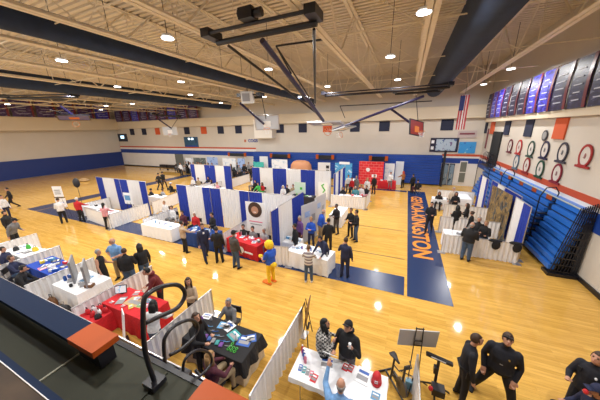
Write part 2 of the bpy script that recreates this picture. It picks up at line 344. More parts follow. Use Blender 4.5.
board('pennant_sign','pale lettered sign above the blue poster','sign',(xof(467,YB,5.0),YB-.045,4.95),0,1.5,.65,mat('pale_sign',(.5,.42,.42),.6),(('lettering_row',(0,.05,1.2,.16),mat('sign_maroon',(.2,.05,.07))),))
# doors at back right
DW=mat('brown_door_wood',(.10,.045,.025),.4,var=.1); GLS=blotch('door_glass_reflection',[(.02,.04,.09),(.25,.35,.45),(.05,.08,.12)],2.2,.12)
xs=[(418,424),(426.5,431.5),(433,439),(441,447),(448.5,453)]
for i,(a,c) in enumerate(xs):
    xa=xof(a,YB,1.1); xb=xof(c,YB,1.1); t=struct(thing('door_%d'%(i+1),None,None,((xa+xb)/2,YB-.05,0)))
    MB().box((0,0,1.08),(xb-xa+.06,.1,2.16)).build('door_frame',mat('dark_frame',(.03,.03,.05),.4),t)
    MB().box((0,-.06,1.05),(xb-xa-.02,.05,2.05)).build('door_panel',DW if i in (0,2) else GLS,t); MB().box(((xb-xa)/2-.12,-.1,1.0),(.04,.04,.3)).build('door_handle',PIPE,t)
p=atY(463.5,169,YB-.3); t=thing('wall_cabinet','tall grey louvred panel beside the back right doors','panel',(p[0],YB-.045,1.35))
MB().box((0,0,0),(.62,.08,2.2)).build('frame',WLOW,t)
for k in (-1,1): MB().box((0,-.05,k*.52),(.5,.03,.95)).build('louvre',mat('grey_louvre',(.16,.17,.15),.5),t)
t=thing('white_box','white boxed enclosure on the upper back wall','enclosure',(xof(264,YB-.7,5),YB-.46,4.7)); 
MB().box((0,0,1.15),(2.6,.9,2.3)).build('box_face',mat('enclosure_white',(.75,.72,.66),.6),t); MB().box((0,-.47,.02),(2.7,.04,.06)).build('lower_edge',LEDGE,t)
t=thing('wall_logo','small blue word sign on the middle of the back wall','sign',(xof(253,YB,4.4),YB-.03,4.35)); text('COGS',.55,STR_B,t,(0,0,0),(R_(90),0,0))
MB().box((-1.25,0,0),(.3,.02,.35)).build('mark',mat('logo_mark_orange',(.5,.15,.08),.6),t)
# flag
t=thing('hanging_flag','red and white striped flag with blue corner hanging near the right wall','flag',(xof(461,22,6),22.0,5.45)); 
FR=mat('flag_red',(.45,.03,.05),.7); FW=mat('flag_white',(.7,.66,.64),.7); FB=mat('flag_blue',(.02,.03,.15),.7)
for k in range(7): 
    MB().box((-.24+.08*k,.05*math.sin(k*1.7),1.2),(.085,.03,2.4)).build('stripe',FR if k%2==0 else FW,t)
MB().box((-.14,-.075,1.85),(.3,.02,1.0)).build('canton',FB,t); MB().tube([(-.35,0,2.42),(.35,0,2.42)],.03,6).build('flag_bar',PIPE,t); MB().tube([(0,0,2.42),(0,0,ZB-5.45+.05)],.01,4).build('cord',BLKM,t)
# curtain opening on right wall
p=atX(502,132,XR); q=atX(488,163,XR)
o=MB().box((0,0,0),(.1,1.95,2.55)).build('black_screen',mat('black_mesh',(.015,.017,.018),.8),loc=(XR-.06,23.9,3.95)); tag(o,'tall black rectangular screen on the right wall beside the emblems','screen')
o=MB().box((0,0,0),(.05,.28,1.7)).build('narrow_pennant',mat('maroon_pennant',(.2,.06,.07),.7),loc=(XR-.04,26.6,4.6)); tag(o,'narrow maroon pennant on the right wall near the corner','pennant')
# ================================================================ BLEACHERS
# right wall folded bleachers
t=thing('folded_bleachers','folded blue bleachers with orange ends along the right wall','bleachers',(0,0,0))
for k in range(9):
    z=.2+k*.27; x=5.6+k*.085
    for j,(ya,yb) in enumerate(((11.55,13.75),(14.1,18.7),(19.0,24.6))):
        MB().box((x+.1,(ya+yb)/2,z+.10),(.2,yb-ya,.19),).build('bench_board',LBLUE,t)
        MB().box((x+.16,(ya+yb)/2,z-.02),(.16,yb-ya,.05)).build('tread_edge',BLKM,t)
    if k>=8:
        for ya in (14.1,15.6,17.2,19.0,20.6,22.2): MB().box((x+.1,ya+.25,z+.11),(.21,.5,.2)).build('orange_seat',ORNG,t)
b=MB(); b.box((6.34,18,1.15),(.2,13,2.2)); b.build('understructure',BLKM,t)
MB().box((6.40,18.1,2.62),(.2,12.9,.04)).build('top_board',LBLUE,t); MB().box((6.28,18.1,2.60),(.05,12.9,.04)).build('pale_top_strip',mat('pale_strip',(.5,.55,.5)),t)
for y in (11.5,11.62): 
    for k in range(8): MB().tube([(5.66+k*.1,y,.1),(6.05+k*.055,y,2.75+.03*k)],.018,5).build('end_frame_bar',BLKM,t)
for k in range(9): MB().box((6.0+.04*k,11.5,.18+k*.28),(.75-.07*k,.05,.05)).build('end_cross_bar',BLKM,t)
MB().box((6.0,11.6,.06),(.9,.5,.12)).build('end_base',BLKM,t)
for y in (13.85,18.85,21.5,24.8):
    b=MB(); b.tube([(5.75,y,.3),(5.75,y,2.6),(5.9,y,3.0),(6.2,y,3.05),(6.35,y,2.8),(6.3,y,2.4)],.025,6); b.build('aisle_rail',BLKM,t)
for k in range(6):
    MB().box((5.72+k*.05,13.93,.45+.27*k),(.3,.25,.05)).build('aisle_step',BLKM,t)
# black ladder-like rails near the screen
t=thing('handrail_rack','rack of black handrails standing on the bleachers below the black screen','handrails',(5.97,22.8,2.6))
for k in range(6): MB().tube([(0,k*.35,0),(0,k*.35,.9),(.15,k*.35,1.05),(.3,k*.35,.9),(.3,k*.35,0)],.02,5).build('rail_loop',BLKM,t)
MB().box((.15,.9,.02),(.5,2.2,.05)).build('rack_base',BLKM,t)
# back folded bleachers
t=thing('folded_bleachers','tall folded royal blue bleachers along the middle of the back wall','bleachers',(0,0,0))
BK=mat('back_bleacher_blue',(.012,.06,.33),.4)
for k in range(11):
    z=.15+k*.26; MB().box((-7.65,27.0+.04*k,z+.1),(22.0,.12,.235)).build('bench_board',BK,t)
MB().box((-7.65,27.55,1.5),(21.9,.35,2.95)).build('understructure',mat('under_navy',(.01,.03,.14),.6),t)
for i,(a,c) in enumerate(((228,246),(270,290),(316,334),(369,388))):
    xa=xof(a,26.9,2.6);xc=xof(c,26.9,2.6); xm=(xa+xc)/2
    MB().box((xm,26.93,2.55),(xc-xa-.1,.1,.42)).build('aisle_opening',BLKM,t)
    for s_ in (xa+.15,xc-.15): MB().box((s_,26.91,2.58),(.32,.12,.5)).build('orange_end_cap',ORNG,t)
MB().box((3.5,26.95,1.75),(.14,.5,3.5)).build('end_curtain',mat('end_black',(.015,.015,.02),.8),t)
# near bleachers below the camera
OLV=mat('olive_tread',(.036,.038,.026),.7,spec=.25,var=.1,scale=2); CONC=mat('brown_concrete',(.055,.034,.02),.8,var=.3,scale=5,bump=.2)
wall('floor_balcony',[((-3,-.55,3.85),(14,1.86,.3))],CONC)
t=thing('near_bleachers','near folded bleachers with dark blue bench boards below the balcony','bleachers',(0,0,0))
DB=mat('dark_blue_board',(.005,.016,.05),.7,spec=.15); ZR=3.6
xa,ya=at(90,353,ZR); xo,_=at(68,340,ZR)
def bench(x0,x1,ca,cb):
    MB().box(((x0+x1)/2,.985,ZR-.025),(x1-x0,.235,.05)).build('bench_board',DB,t)
    MB().box(((x0+x1)/2,.985,ZR-.15),(x1-x0,.05,.2)).build('bench_support',BLKM,t)
bench(-9.5,-3.13,0,0); MB().box((-2.89,.985,ZR-.02),(.46,.245,.07)).build('orange_end',ORNG,t)
MB().box((-1.12,.985,ZR-.02),(.62,.245,.07)).build('orange_end',ORNG,t); bench(-.81,4,0,0)
for cx in (-2.9,-1.12): MB().box((cx,.985,ZR-.16),(.4,.15,.2)).build('end_support',BLKM,t)
MB().box((-3,.80,3.28),(14,.76,.06)).build('tread',OLV,t)
MB().box((-3,1.2,3.27),(14,.05,.1)).build('tread_nosing',BLKM,t)
MB().box((-3.17,.76,3.315),(.02,.72,.012)).build('tread_seam',mat('pale_seam',(.3,.29,.22),.6),t)
MB().box((-2.05,.8,3.315),(.02,.72,.012)).build('tread_seam',OLV,t)
MB().box((-3,.437,3.6),(14,.02,.6)).build('riser',OLV,t)
MB().box((-3,.406,3.955),(14,.04,.09)).build('upper_bench_board',DB,t); MB().box((-3,.3835,4.0),(14,.005,.012)).build('white_edge_strip',PAPER,t)
MB().box((-3,1.05,1.65),(14,.2,3.2)).build('understructure',BLKM,t)
def rail(pts,X,r,lab,base=None):
    P3=[atX(u,v,X) for u,v in pts]; q=P3[0]; t=thing('handrail',lab,'handrail',q)
    # smooth the loop
    L=[Vector(p)-Vector(q) for p in P3]; out=[]
    for i in range(len(L)-1):
        a=L[max(i-1,0)];b_=L[i];c=L[i+1];d=L[min(i+2,len(L)-1)]
        for s in np.linspace(0,1,6)[:-1]:
            out.append(.5*((2*b_)+(c-a)*s+(2*a-5*b_+4*c-d)*s*s+(3*b_-a-3*c+d)*s**3))
    out.append(L[-1])
    MB().tube(out,r,10).build('rail_tube',BLKM,t,smooth=True); MB().box((0,0,.02),(.16,.14,.05)).build('rail_foot',BLKM,t); return t
rail([(155,383),(145,350),(143.3,307),(148,294),(164,286),(179,285.5),(185,295),(177,308),(158,317),(145.5,323)],-2.05,.022,'tall black loop handrail at the aisle of the near bleachers')
rail([(166,372),(163.8,345),(167,334),(176,325),(189,320),(197,324),(196,334),(184,347),(170,355)],-2.2,.02,'middle black loop handrail just beyond the tall one')
rail([(183,376),(184,362),(190,354),(200,350),(210,354),(211,364),(200,376),(186,384)],-2.25,.018,'lowest black loop handrail above the dark blue drape')
# ================================================================ DRAPES
def sheet(L,h,z0=0.03,amp=.035,wl=.17,seed=0,th=.012):
    rs=random.Random(seed); n=max(8,int(L/.045)); b=MB(); vs=[];fs=[]; ph=rs.random()*6
    fr=[]
    for i in range(n+1):
        x=L*i/n; y=amp*math.sin(2*math.pi*x/wl+ph+.8*math.sin(x*3+ph)); fr.append((x,y))
    for (x,y) in fr:
        for (yy,zz) in ((y*.55,h),(y*1.15,z0)): vs+=[(x,yy-th/2,zz),(x,yy+th/2,zz)]
    for i in range(n):
        a=4*i;c=a+4
        fs+=[(a+2,c+2,c,a),(a+1,c+1,c+3,a+3),(a,c,c+1,a+1),(a+3,c+3,c+2,a+2)]
    fs+=[(0,1,3,2),(4*n+2,4*n+3,4*n+1,4*n)]
    return b.add(vs,fs)
def drape(label,p0,p1,h,segs,group,name='pipe_and_drape'):
    """segs: list of (length fraction, material, name)"""
    v=Vector((p1[0]-p0[0],p1[1]-p0[1],0)); L=v.length; t=thing(name,label,'drape',(p0[0],p0[1],0),math.atan2(v.y,v.x),group)
    tot=sum(s for s,_ in segs); x=0
    for k,(s,m) in enumerate(segs):
        w=L*s/tot; o=sheet(w-.01,h,seed=k*7+int(abs(p0[0])*10)).build('curtain',m,t); o.location=(x+.005,0,0)
        if len(set(id(q) for _,q in segs))>1: o['label']='royal blue curtain' if m is BLUE else 'white curtain'
        x+=w
    MB().tube([(0,0,h+.02),(L,0,h+.02)],.022,6).build('crossbar',PIPE,t)
    n=max(1,round(L/3))
    for k in range(n+1):
        xx=L*k/n; MB().tube([(xx,0,0),(xx,0,h+.04)],.022,6).build('upright',PIPE,t); MB().box((xx,0,.01),(.3,.3,.02)).build('base_plate',PIPE,t)
    return t
HT=2.44; HL=.91; G1='tall blue and white booth drapes'; G2='low white booth dividers'
drape('tall blue and white drape of the left middle-row booths',(-22.0,10.6),(-16.25,10.6),HT,[(.8,BLUE),(1.45,WHITE),(1.5,BLUE),(1.35,WHITE),(.65,BLUE)],G1)
drape('tall blue and white drape behind the white, blue and red tables',(-13.35,10.65),(-5.0,10.65),HT,[(.85,BLUE),(1.3,WHITE),(1.4,BLUE),(1.35,WHITE),(1.5,BLUE),(1.9,WHITE)],G1)
drape('tall blue and white side drape ending the middle row beside the mascot',(-4.9,8.1),(-4.9,11.6),HT,[(.65,BLUE),(1.4,WHITE),(1.4,BLUE)],G1)
YC=18.4
def X_(u): return xof(u,YC,HT)
a=[190,194,204,214.5,223.5,230.6]; drape('tall drape of the far row, short left run of blue and white',(X_(190),YC),(X_(230.6),YC),HT,[(X_(a[i+1])-X_(a[i]),[BLUE,WHITE][i%2]) for i in range(5)],G1)
a=[252,259.5,272.5,286,300.6,315,331]; drape('tall drape of the far row, long right run of blue and white',(X_(252),YC),(X_(331),YC),HT,[(X_(a[i+1])-X_(a[i]),[BLUE,WHITE][i%2]) for i in range(6)],G1)
drape('tall side drape ending the far row by the crowd near the red backdrop',(-4.75,17.2),(-4.75,20.8),HT,[(.45,BLUE),(.8,WHITE),(.7,BLUE),(.8,WHITE),(.8,BLUE)],G1)
drape('tall blue and white drape at the far booth along the right wall',(4.95,18.2),(4.95,20.0),HT,[(.5,BLUE),(1,WHITE),(.35,BLUE)],G1)
drape('tall white and blue drape beside the near end of the blue bleachers',(4.95,12.3),(4.95,13.9),HT,[(.75,BLUE),(.85,WHITE)],G1)
drape('tall blue drape behind the camouflage backdrop',(5.2,14.0),(5.1,18.1),HT,[(1,BLUE),(.5,WHITE),(.5,BLUE)],G1)
lows=[('at the far left end of the middle row',(-20.7,8.5),(-20.7,10.5)),('low white drape under the front of the left middle-row booth',(-19.6,8.35),(-16.4,8.0)),
('at the right end of the left middle-row booths',(-16.3,7.9),(-16.3,10.5)),('behind the left middle-row booths beside the open aisle',(-16.25,10.75),(-17.1,14.3)),('behind the open aisle, nearest the walking pair',(-17.2,14.4),(-17.2,17.6)),
('left of the white-clothed table',(-13.45,8.2),(-13.45,10.5)),('between the blue table and the red table',(-7.75,8.3),(-7.75,10.5)),('front of the end booth beside the striped-jumper person',(-4.8,8.08),(-4.2,8.2)),
('inside the far row, behind the middle booths on the left',(-11.3,13.2),(-11.3,10.8)),('inside the middle aisle near the green and red crowd',(-7.9,10.8),(-7.9,13.3)),
('far row side divider left of centre',(-16.5,15.9),(-16.5,18.3)),('far row side divider at centre',(-16.3,18.5),(-16.2,22.6)),('far row divider left of the green-topped table',(-8.1,15.9),(-8.1,18.3)),
('front of the booth below the seated crowd at centre',(-4.9,16.9),(-2.3,17.0)),('side of the booth by the person in blue',(-2.3,17.1),(-2.3,19.2)),
('at the nearest right-wall booth, skirted front behind the man in black',(1.98,11.95),(4.78,11.95)),('behind the long-haired group at the right wall',(2.6,17.1),(4.9,17.0)),('at the farthest right-wall booth',(2.6,21.1),(5.0,21.0)),('beside the near right booth facing the court',(2.1,14.5),(5.0,14.5)),
('leftmost of the near row, by the grey-jacketed person',(-16.7,2.6),(-16.7,4.9)),('near row, left of the tan table',(-13.8,2.6),(-13.8,4.6)),('near row, between the blue-clothed booth and the white display booth',(-11.1,2.6),(-11.1,4.55)),
('near row, left of the red-clothed table',(-8.3,2.6),(-8.3,5.0)),('near row, between the red table and the black table',(-5.2,2.6),(-5.2,4.75)),('near row, between the black table and the white table',(-2.25,2.6),(-2.25,5.1)),('near row, right of the white table by the easel',(.66,2.9),(.66,4.7))]
for lab,p0,p1 in lows:
    drape(lab if lab.startswith('low') else 'low white booth divider '+lab,p0,p1,HL,[(1,WHITE)],G2)
drape('low drape closing the near booths from behind, white then dark blue',(-17,2.5),(.5,2.5),HL,[(11.9,WHITE),(2.4,BLUE),(3.2,WHITE)],G2)
# ================================================================ TABLES
def table(label,cx,cy,rz,L,D,cm,h=.74,drop=None,sweep=.04,clabel=None):
    a=R_(rz)
    if label is None: t=None
    else: t=thing('folding_table',label,'table',(cx,cy,0),a)
    if t: MB().box((0,0,h-.02),(L,D,.04)).build('tabletop',mat('table_laminate',(.5,.48,.45),.5),t)
    for sx in (-1,1) if t else ():
        for sy in (-1,1): MB().tube([(sx*(L/2-.2),sy*(D/2-.1),0),(sx*(L/2-.2),sy*(D/2-.1),h-.03)],.016,6).build('leg',PIPE,t)
    if cm:
        drop=drop or h-.02; b=MB(); N=[]; hx,hy=L/2+.01,D/2+.01; st=.07
        for (x0,y0,x1,y1) in ((-hx,-hy,hx,-hy),(hx,-hy,hx,hy),(hx,hy,-hx,hy),(-hx,hy,-hx,-hy)):
            n=int(math.hypot(x1-x0,y1-y0)/st)
            for i in range(n): N.append((x0+(x1-x0)*i/n,y0+(y1-y0)*i/n))
        rg=[]; zt=h+.008
        for f,zz in ((.97,zt),(1.0,zt-.004),(1.0,zt-.03),(1,zt-drop*.5),(1,zt-drop)):
            r=[]
            for i,(x,y) in enumerate(N):
                k=(zt-zz)/drop; w=k*sweep*(.5+.5*math.sin(i*1.25)); d=math.hypot(x,y); r.append(Vector((x*f+x/hx*w,y*f+y/hy*w,zz)))
            rg.append(r)
        b.loft(rg,0,False); b.f.append(tuple(range(len(N)))); b.m.append(0)
        o=b.build('tablecloth',cm,loc=(cx,cy,0),rz=a); tag(o,clabel,'tablecloth')
        
    return (cx,cy,a,h+.01)
def on(T,lx,ly,z=0):
    cx,cy,a,h=T; return (cx+lx*math.cos(a)-ly*math.sin(a),cy+lx*math.sin(a)+ly*math.cos(a),h+z)
REDC=fab('red_tablecloth',(.55,.012,.02)); NBC=fab('navy_blue_tablecloth',(.012,.05,.22)); RBC=fab('bright_blue_tablecloth',(.01,.06,.42))
TAN=fab('tan_skirt',(.5,.42,.3)); GRC=fab('green_cloth',(.03,.22,.08)); DKC=fab('dark_cloth',(.02,.02,.03))
T1=table('folding table under the black cloth in the near row',-3.8,3.62,0,1.75,.8,TAN,clabel='tan skirt under the black cloth in the near row')
table(None,-3.8,3.62,0,1.79,.84,BLACK,h=.75,drop=.4,sweep=.1,clabel='black cloth with blue trinkets on it in the near row')
T1=(T1[0],T1[1],T1[2],.762)
T2=table('folding table under the white cloth beside the balcony',-.85,3.72,0,1.9,.76,WTAB,drop=.12,sweep=.02,clabel='white cloth on the near table with the red cone and leaflets')
T3=table('folding table under the red cloth beyond the tall handrail',-7.15,3.6,0,1.85,.8,REDC,clabel='red cloth on the near-row table with leaflets and a tablet')
T4=table('folding table under the white cloth with grey display panels',-10.0,3.6,0,1.5,1.0,WTAB,clabel='white cloth under the grey folding display panels')
T5=table('folding table under the bright blue cloth at the left edge',-13.3+.85,3.75,0,1.9,.8,RBC,clabel='bright blue cloth on the cluttered table at the left edge')
T5b=table('folding table under the white cloth at the far left of the near row',-15.2,3.95,0,1.8,.76,WTAB,clabel='white cloth on the far left table of the near row')
T6=table('folding table under the white cloth behind the floor strip',-12.2,8.4,0,2.35,.8,WTAB,clabel='long white cloth to the floor, left of the blue table')
T7=table('folding table under the navy cloth beside the standing person',-9.3,8.5,0,1.9,.8,NBC,clabel='navy blue cloth with gadgets behind the person in the suit')
T8=table('folding table under the red cloth beside the mascot',-6.55,8.55,-8,1.9,.8,REDC,clabel='red cloth with white crest beside the mascot')
T9=table('folding table under the white cloth before the striped-jumper person',-3.3,8.55,-6,1.85,.85,WTAB,clabel='white cloth to the floor before the striped-jumper person')
T9b=table('second folding table beside the end booth of the middle row',-4.45,9.2,-6,.7,.7,WTAB,clabel='short white cloth left of the striped-jumper person')
T10=table('folding table under the white cloth near the red-shirted person',-20.0,9.1,0,1.6,.7,WTAB,clabel='white cloth left of the red-shirted person')
T11=table('folding table under the white cloth near the pink-shirted person',-17.9,8.75,0,1.8,.7,WTAB,clabel='white cloth behind the pink-shirted person')
T12=table('folding table under the white cloth behind the person in the black jacket',3.0,12.75,0,1.8,.75,WTAB,clabel='white cloth behind the person in the black jacket at right')
T13=table('folding table in the right booth by the long-haired group',2.9,19.2,0,1.6,.75,WTAB,clabel='white cloth behind the walking officer on the strip')
T13b=table('folding table along the right wall beyond the long-haired group',4.2,20.4,90,1.8,.75,WTAB,clabel='white cloth against the far right drape')
T14=table('folding table under the red cloth by the doors',-1.4,24.3,0,1.6,.75,REDC,clabel='small red cloth by the back wall near the doors')
T15=table('folding table in the centre booth beyond the black-suited group',-3.5,14.0,90,1.8,.75,WTAB,clabel='white cloth behind the two people in black at centre')
T16=table('folding table at the centre of the far row',-7.0,16.6,0,1.8,.7,DKC,clabel='dark cloth of the green-topped display in the far row')
T17=table('folding table in the far row by the red and green displays',-10.8,15.9,0,1.8,.7,GRC,clabel='green cloth in the far row among the red displays')
T17b=table('folding table with red trays in the far row',-9.3,15.9,0,1.3,.7,WTAB,clabel='white cloth with red trays in the far row')
T18=table('folding table left in the far row by seated people',-15.6,16.4,0,1.8,.7,WTAB,clabel='white cloth before the seated people left in the far row')
T19=table('folding table beside the seated trio behind the left booths',-18.1,12.6,0,1.9,.7,WTAB,clabel='white cloth before the seated trio behind the left booths')
T20=table('folding table with blue cloth before the purple-clad seated row',-8.0,13.4,0,1.7,.7,NBC,clabel='blue cloth in the middle aisle booths')
T21=table('folding table near the seated crowd by the red backdrop',-3.6,17.7,0,1.7,.7,WTAB,clabel='white cloth before the seated crowd by the red backdrop')
T22=table('folding table beside the grey door at the back left',-27.5,25.2,0,2.2,.8,DKC,clabel='dark cloth beside the grey door at the back left')
T23=table('folding table in the back row beneath the displays',-19.5,24.9,0,2.4,.8,DKC,clabel='dark cloth in the back row under the left displays')
T24=table('folding table in the back row at centre',-13.4,25.0,0,2.2,.8,NBC,clabel='navy cloth in the back row before the tan inflatable')
T25=table('folding table before the red backdrop',-4.6,23.6,90,1.6,.7,WTAB,clabel='white cloth before the red grid backdrop')
# table T8 lettering on the front
t=thing('table_logo','white round crest on the front of the red cloth beside the mascot','logo',on(T8,.05,-.475,-.35),T8[2]); MB().tube([(0,0,0),(0,-.012,0)],.16,16).build('crest',PAPER,t); MB().box((.45,0,-.05),(.5,.012,.08)).build('word_bar',PAPER,t)
# ================================================================ SMALL ITEMS
ICOL={'white':(.82,.84,.88),'blue':(.02,.10,.42),'sky blue':(.10,.30,.55),'red':(.6,.02,.03),'black':(.015,.015,.02),'green':(.06,.45,.05),'yellow':(.75,.55,.03),'purple':(.12,.02,.25),'orange':(.7,.2,.03),'brown':(.18,.08,.03),'pink':(.75,.2,.3),'grey':(.28,.28,.3),'teal':(.02,.3,.32),'tan':(.5,.33,.16)}
def im(c): return mat('item_'+c.replace(' ','_'),ICOL[c],.5)
def leaflet(c,p,rz,w=.22,d=.3,lab='',h=.006,name='leaflet'):
    t=thing(name,lab,name.replace('_',' '),p,R_(rz)); MB().box((0,0,h/2),(w,d,h)).build('sheet' if h<.03 else 'body',im(c),t)
    ac='blue' if c=='white' else 'white'
    MB().box((0,d*.22,h+.001),(w*.7,d*.18,.002)).build('printed_heading',im(ac),t); MB().box((0,-d*.15,h+.001),(w*.75,d*.3,.002)).build('printed_text',im('grey'),t); return t
def bottle(c,p,lab,h=.2,r=.032):
    t=thing('bottle',lab,'bottle',p); MB().tube([(0,0,0),(0,0,.01),(0,0,h*.65),(0,0,h*.8),(0,0,h*.9)],r,10,radii=[r*.9,r,r,r*.45,r*.4]).build('body',im(c),t,smooth=True); MB().cyl((0,0,h*.9),r*.45,h*.1,8).build('cap',im('white' if c!='white' else 'blue'),t); return t
def carton(c,p,rz,d,lab,name='box'):
    t=thing(name,lab,name.replace('_',' '),p,R_(rz)); b=MB(); b.box((0,0,d[2]/2),d); o=b.build('body',im(c),t); bv=o.modifiers.new('b','BEVEL'); bv.width=.008
    MB().box((0,0,d[2]+.002),(d[0]*.6,d[1]*.5,.004)).build('label_patch',im('white' if c!='white' else 'grey'),t); return t
def bag(c,p,rz,s,lab):
    t=thing('bag',lab,'bag',p,R_(rz)); rg=[]
    for z,k in ((0,.9),(.05,1.05),(.5,1),(.85,.75),(1,.35)):
        rg.append([Vector((s*.5*k*math.cos(a)*(1+.12*math.sin(3*a)),s*.32*k*math.sin(a),z*s)) for a in np.linspace(0,2*math.pi,13)[:-1]])
    MB().loft(rg).build('body',im(c),t,smooth=True); MB().tube([(-s*.18,0,s*.95),(-s*.14,0,s*1.3),(s*.14,0,s*1.3),(s*.18,0,s*.95)],.012,5).build('handle',im('black' if c!='black' else 'grey'),t); return t
# --- black table
its=[('sky blue',-.15,.28,12,.36,.22),('white',-.05,.30,-15,.3,.28),('white',-.85,.36,10,.26,.2),('teal',.28,.12,-20,.32,.26),('blue',.62,.08,10,.34,.3),('blue',.72,.2,35,.26,.24)]
for c,x,y,r,w,d in its: leaflet(c,on(T1,x,y),r,w,d,'%s leaflet %s on the black cloth'%(c,'at the left end' if x<-.5 else 'near the far edge' if y>.25 and x<0 else 'at the far right end' if y>.15 else 'at the right end' if x>.5 else 'in the middle'))
for k in range(9):
    p=on(T1,-.7+.12*k,.06-.035*k+.05*(k%2),0); o=MB().tube([(0,0,.008),(.1,.02,.012),(.16,.06,.008)],.009,6).build('pen',im(['blue','sky blue','grey'][k%3]),loc=p); tag(o,'%s pen in the row of pens across the black cloth, %s from the left'%(['blue','light blue','grey'][k%3],ORD[k]),'pen','pens on the black cloth')
for k in range(8):
    p=on(T1,-.75+.13*k,-.16-.01*k,0); o=MB().box((0,0,.01),(.09,.13,.02),rz=.3).build('key_tag',im(['blue','grey','teal','purple'][k%4]),loc=p); tag(o,'small giveaway tag in the near row on the black cloth, %s from the left'%ORD[k],'giveaway','giveaway tags on the black cloth')
for k in range(7):
    p=on(T1,.40+.09*(k%3),-.26+.08*(k//3),0); b=MB(); 
    b.tube([(.03*math.cos(a),.03*math.sin(a),.01) for a in np.linspace(0,6.0,12)],.009,5); o=b.build('wristband',im('green'),loc=p); tag(o,'bright green wristband at the near right of the black cloth, %s of the heap'%ORD[k],'wristband','green wristbands on the black cloth')
bottle('white',on(T1,.42,.02),'white bottle on the black cloth beside the blue leaflets'); bottle('grey',on(T1,-.62,.28),'small grey bottle at the left of the black cloth',.12); bag('purple',on(T1,-.86,.12),20,.2,'small purple bag at the left end of the black cloth')
# --- white near table
leaflet('white',(*at(363,376,.75),.755),-8,.3,.36,'large open white brochure near the right of the white table'); leaflet('white',on(T2,-.3,.2),10,.34,.3,'white sheet at the front left of the white table')
for k,(x,y) in enumerate(((-.05,.18),(.07,.17))): leaflet('red',(*at(345.5+5*k,367.5+1*k,.75),.755),-10,.12,.17,'red and white card, %s of two before the black-hooded person'%['left','right'][k],name='card')
for k in range(4): leaflet(['blue','teal','grey','pink'][k],on(T2,-.80+.09*k,-.12-.015*k),8,.08,.15,'%s card in the fan of cards at the left of the white table'%['blue','teal','grey','pink'][k],name='card')
leaflet('red',on(T2,-.45,-.22),-5,.13,.18,'red-edged card beside the arm of the person in the blue shirt',name='card'); leaflet('sky blue',on(T2,.76,-.1),-5,.16,.16,'pale blue card at the right end of the white table',name='card'); leaflet('blue',on(T2,-.35,.32),25,.08,.12,'small blue card by the front edge of the white table',name='card')
t=thing('plastic_fire_hat','red pointed plastic hat at the right of the white table','hat',(*at(376.5,381,.75),.755))
MB().ell((0,0,.09),(.09,.115,.13),14,8).build('dome',im('red'),t,smooth=True); MB().ell((0,-.02,.012),(.105,.14,.012),16,4).build('brim',im('red'),t,smooth=True); MB().box((0,-.10,.09),(.06,.02,.07)).build('badge',im('white'),t)
for k,c in enumerate(('red','purple','blue','pink')): bottle(c,on(T2,-.9+.05*k,.24-.07*k),'%s bottle in the cluster at the left end of the white table'%c,.22,.035)
# --- red near table
t=thing('tablet','tablet with a colourful screen at the left end of the red table','tablet',on(T3,-.78,.1),R_(35)); MB().box((0,0,.17),(.34,.02,.26),rot=(-.35,0,0)).build('case',im('black'),t); MB().box((0,-.014,.175),(.3,.006,.22),rot=(-.35,0,0)).build('screen',blotch('tablet_screen',[(.3,.5,.7),(.7,.75,.8),(.6,.25,.3)],6,.3,emit=.4),t); MB().box((0,.05,.04),(.1,.1,.08)).build('stand',im('black'),t)
for c,x,y,r,w,d in (('tan',.05,.05,5,.7,.42),('red',-.35,.28,30,.22,.3),('grey',-.45,-.12,30,.22,.32),('white',.0,.15,20,.3,.14),('sky blue',.35,.2,-10,.2,.16),('pink',.5,.0,40,.14,.2),('yellow',.1,-.18,60,.12,.2),('green',.3,-.05,12,.12,.12),('red',-.15,-.25,10,.14,.12),('red',-.65,-.28,0,.16,.14)):
    leaflet(c,on(T3,x,y,.001 if c=='tan' else .008),r,w,d,'%s item on the red near-row table, %s'%(c if c!='tan' else 'wide tan mat', 'toward the left' if x<-.2 else 'toward the right' if x>.2 else 'in the middle') + (' back' if y>.1 else ' front'))
T3b=table('low folding table under gift bags left of the red table',-7.95,2.95,0,.75,.5,REDC,h=.6,clabel='red cloth under the heap of red gift bags')
for k in range(7): bag(['red','white','red','red','white','red','black'][k],(-8.15+.085*k,2.85+.12*(k%3),.615),k*40,.16,'%s gift bag in the heap left of the red table, %s from the left'%(['red','white','red','red','white','red','black'][k],ORD[k]))
t=thing('leaflet_stand','thin white upright sign leaning before the red table','sign',(-6.75,2.98,.03),R_(157)); MB().box((0,0,.5),(.35,.02,.95),rot=(.15,0,0)).build('panel',PAPER,t); MB().box((0,.1,.02),(.4,.3,.03)).build('foot',BLKM,t)
# --- display table T4
GRYP=mat('grey_display_panel',(.30,.31,.33),.7,var=.06)
for k,(x,y) in enumerate(((-.35,.0),(.38,.02))):
    t=thing('folding_display','grey folding tabletop display panel, %s of the two'%['left','right'][k],'display board',on(T4,x,y),R_(150)); MB().box((0,0,.4),(.72,.04,.8)).build('panel',GRYP,t)
    for s in (-.36,.36): MB().box((s,.0,.4),(.02,.06,.8)).build('edge_trim',im('grey'),t)
    MB().box((.0,.1,.01),(.3,.25,.02)).build('foot',im('grey'),t)
leaflet('sky blue',on(T4,0,.15),20,.28,.34,'pale blue brochure between the grey panels'); bottle('blue',on(T4,-.58,-.2),'blue bottle left of the grey panels',.22,.05); carton('blue',on(T4,-.62,.0),20,(.2,.14,.12),'blue carton left of the grey panels'); carton('brown',on(T4,.66,-.08),25,(.24,.18,.1),'brown basket right of the grey panels','basket'); bottle('black',on(T4,.05,-.32),'short black jar between the grey panels',.14,.05); leaflet('grey',on(T4,.15,-.1),-20,.2,.14,'grey card between the panels',name='card')
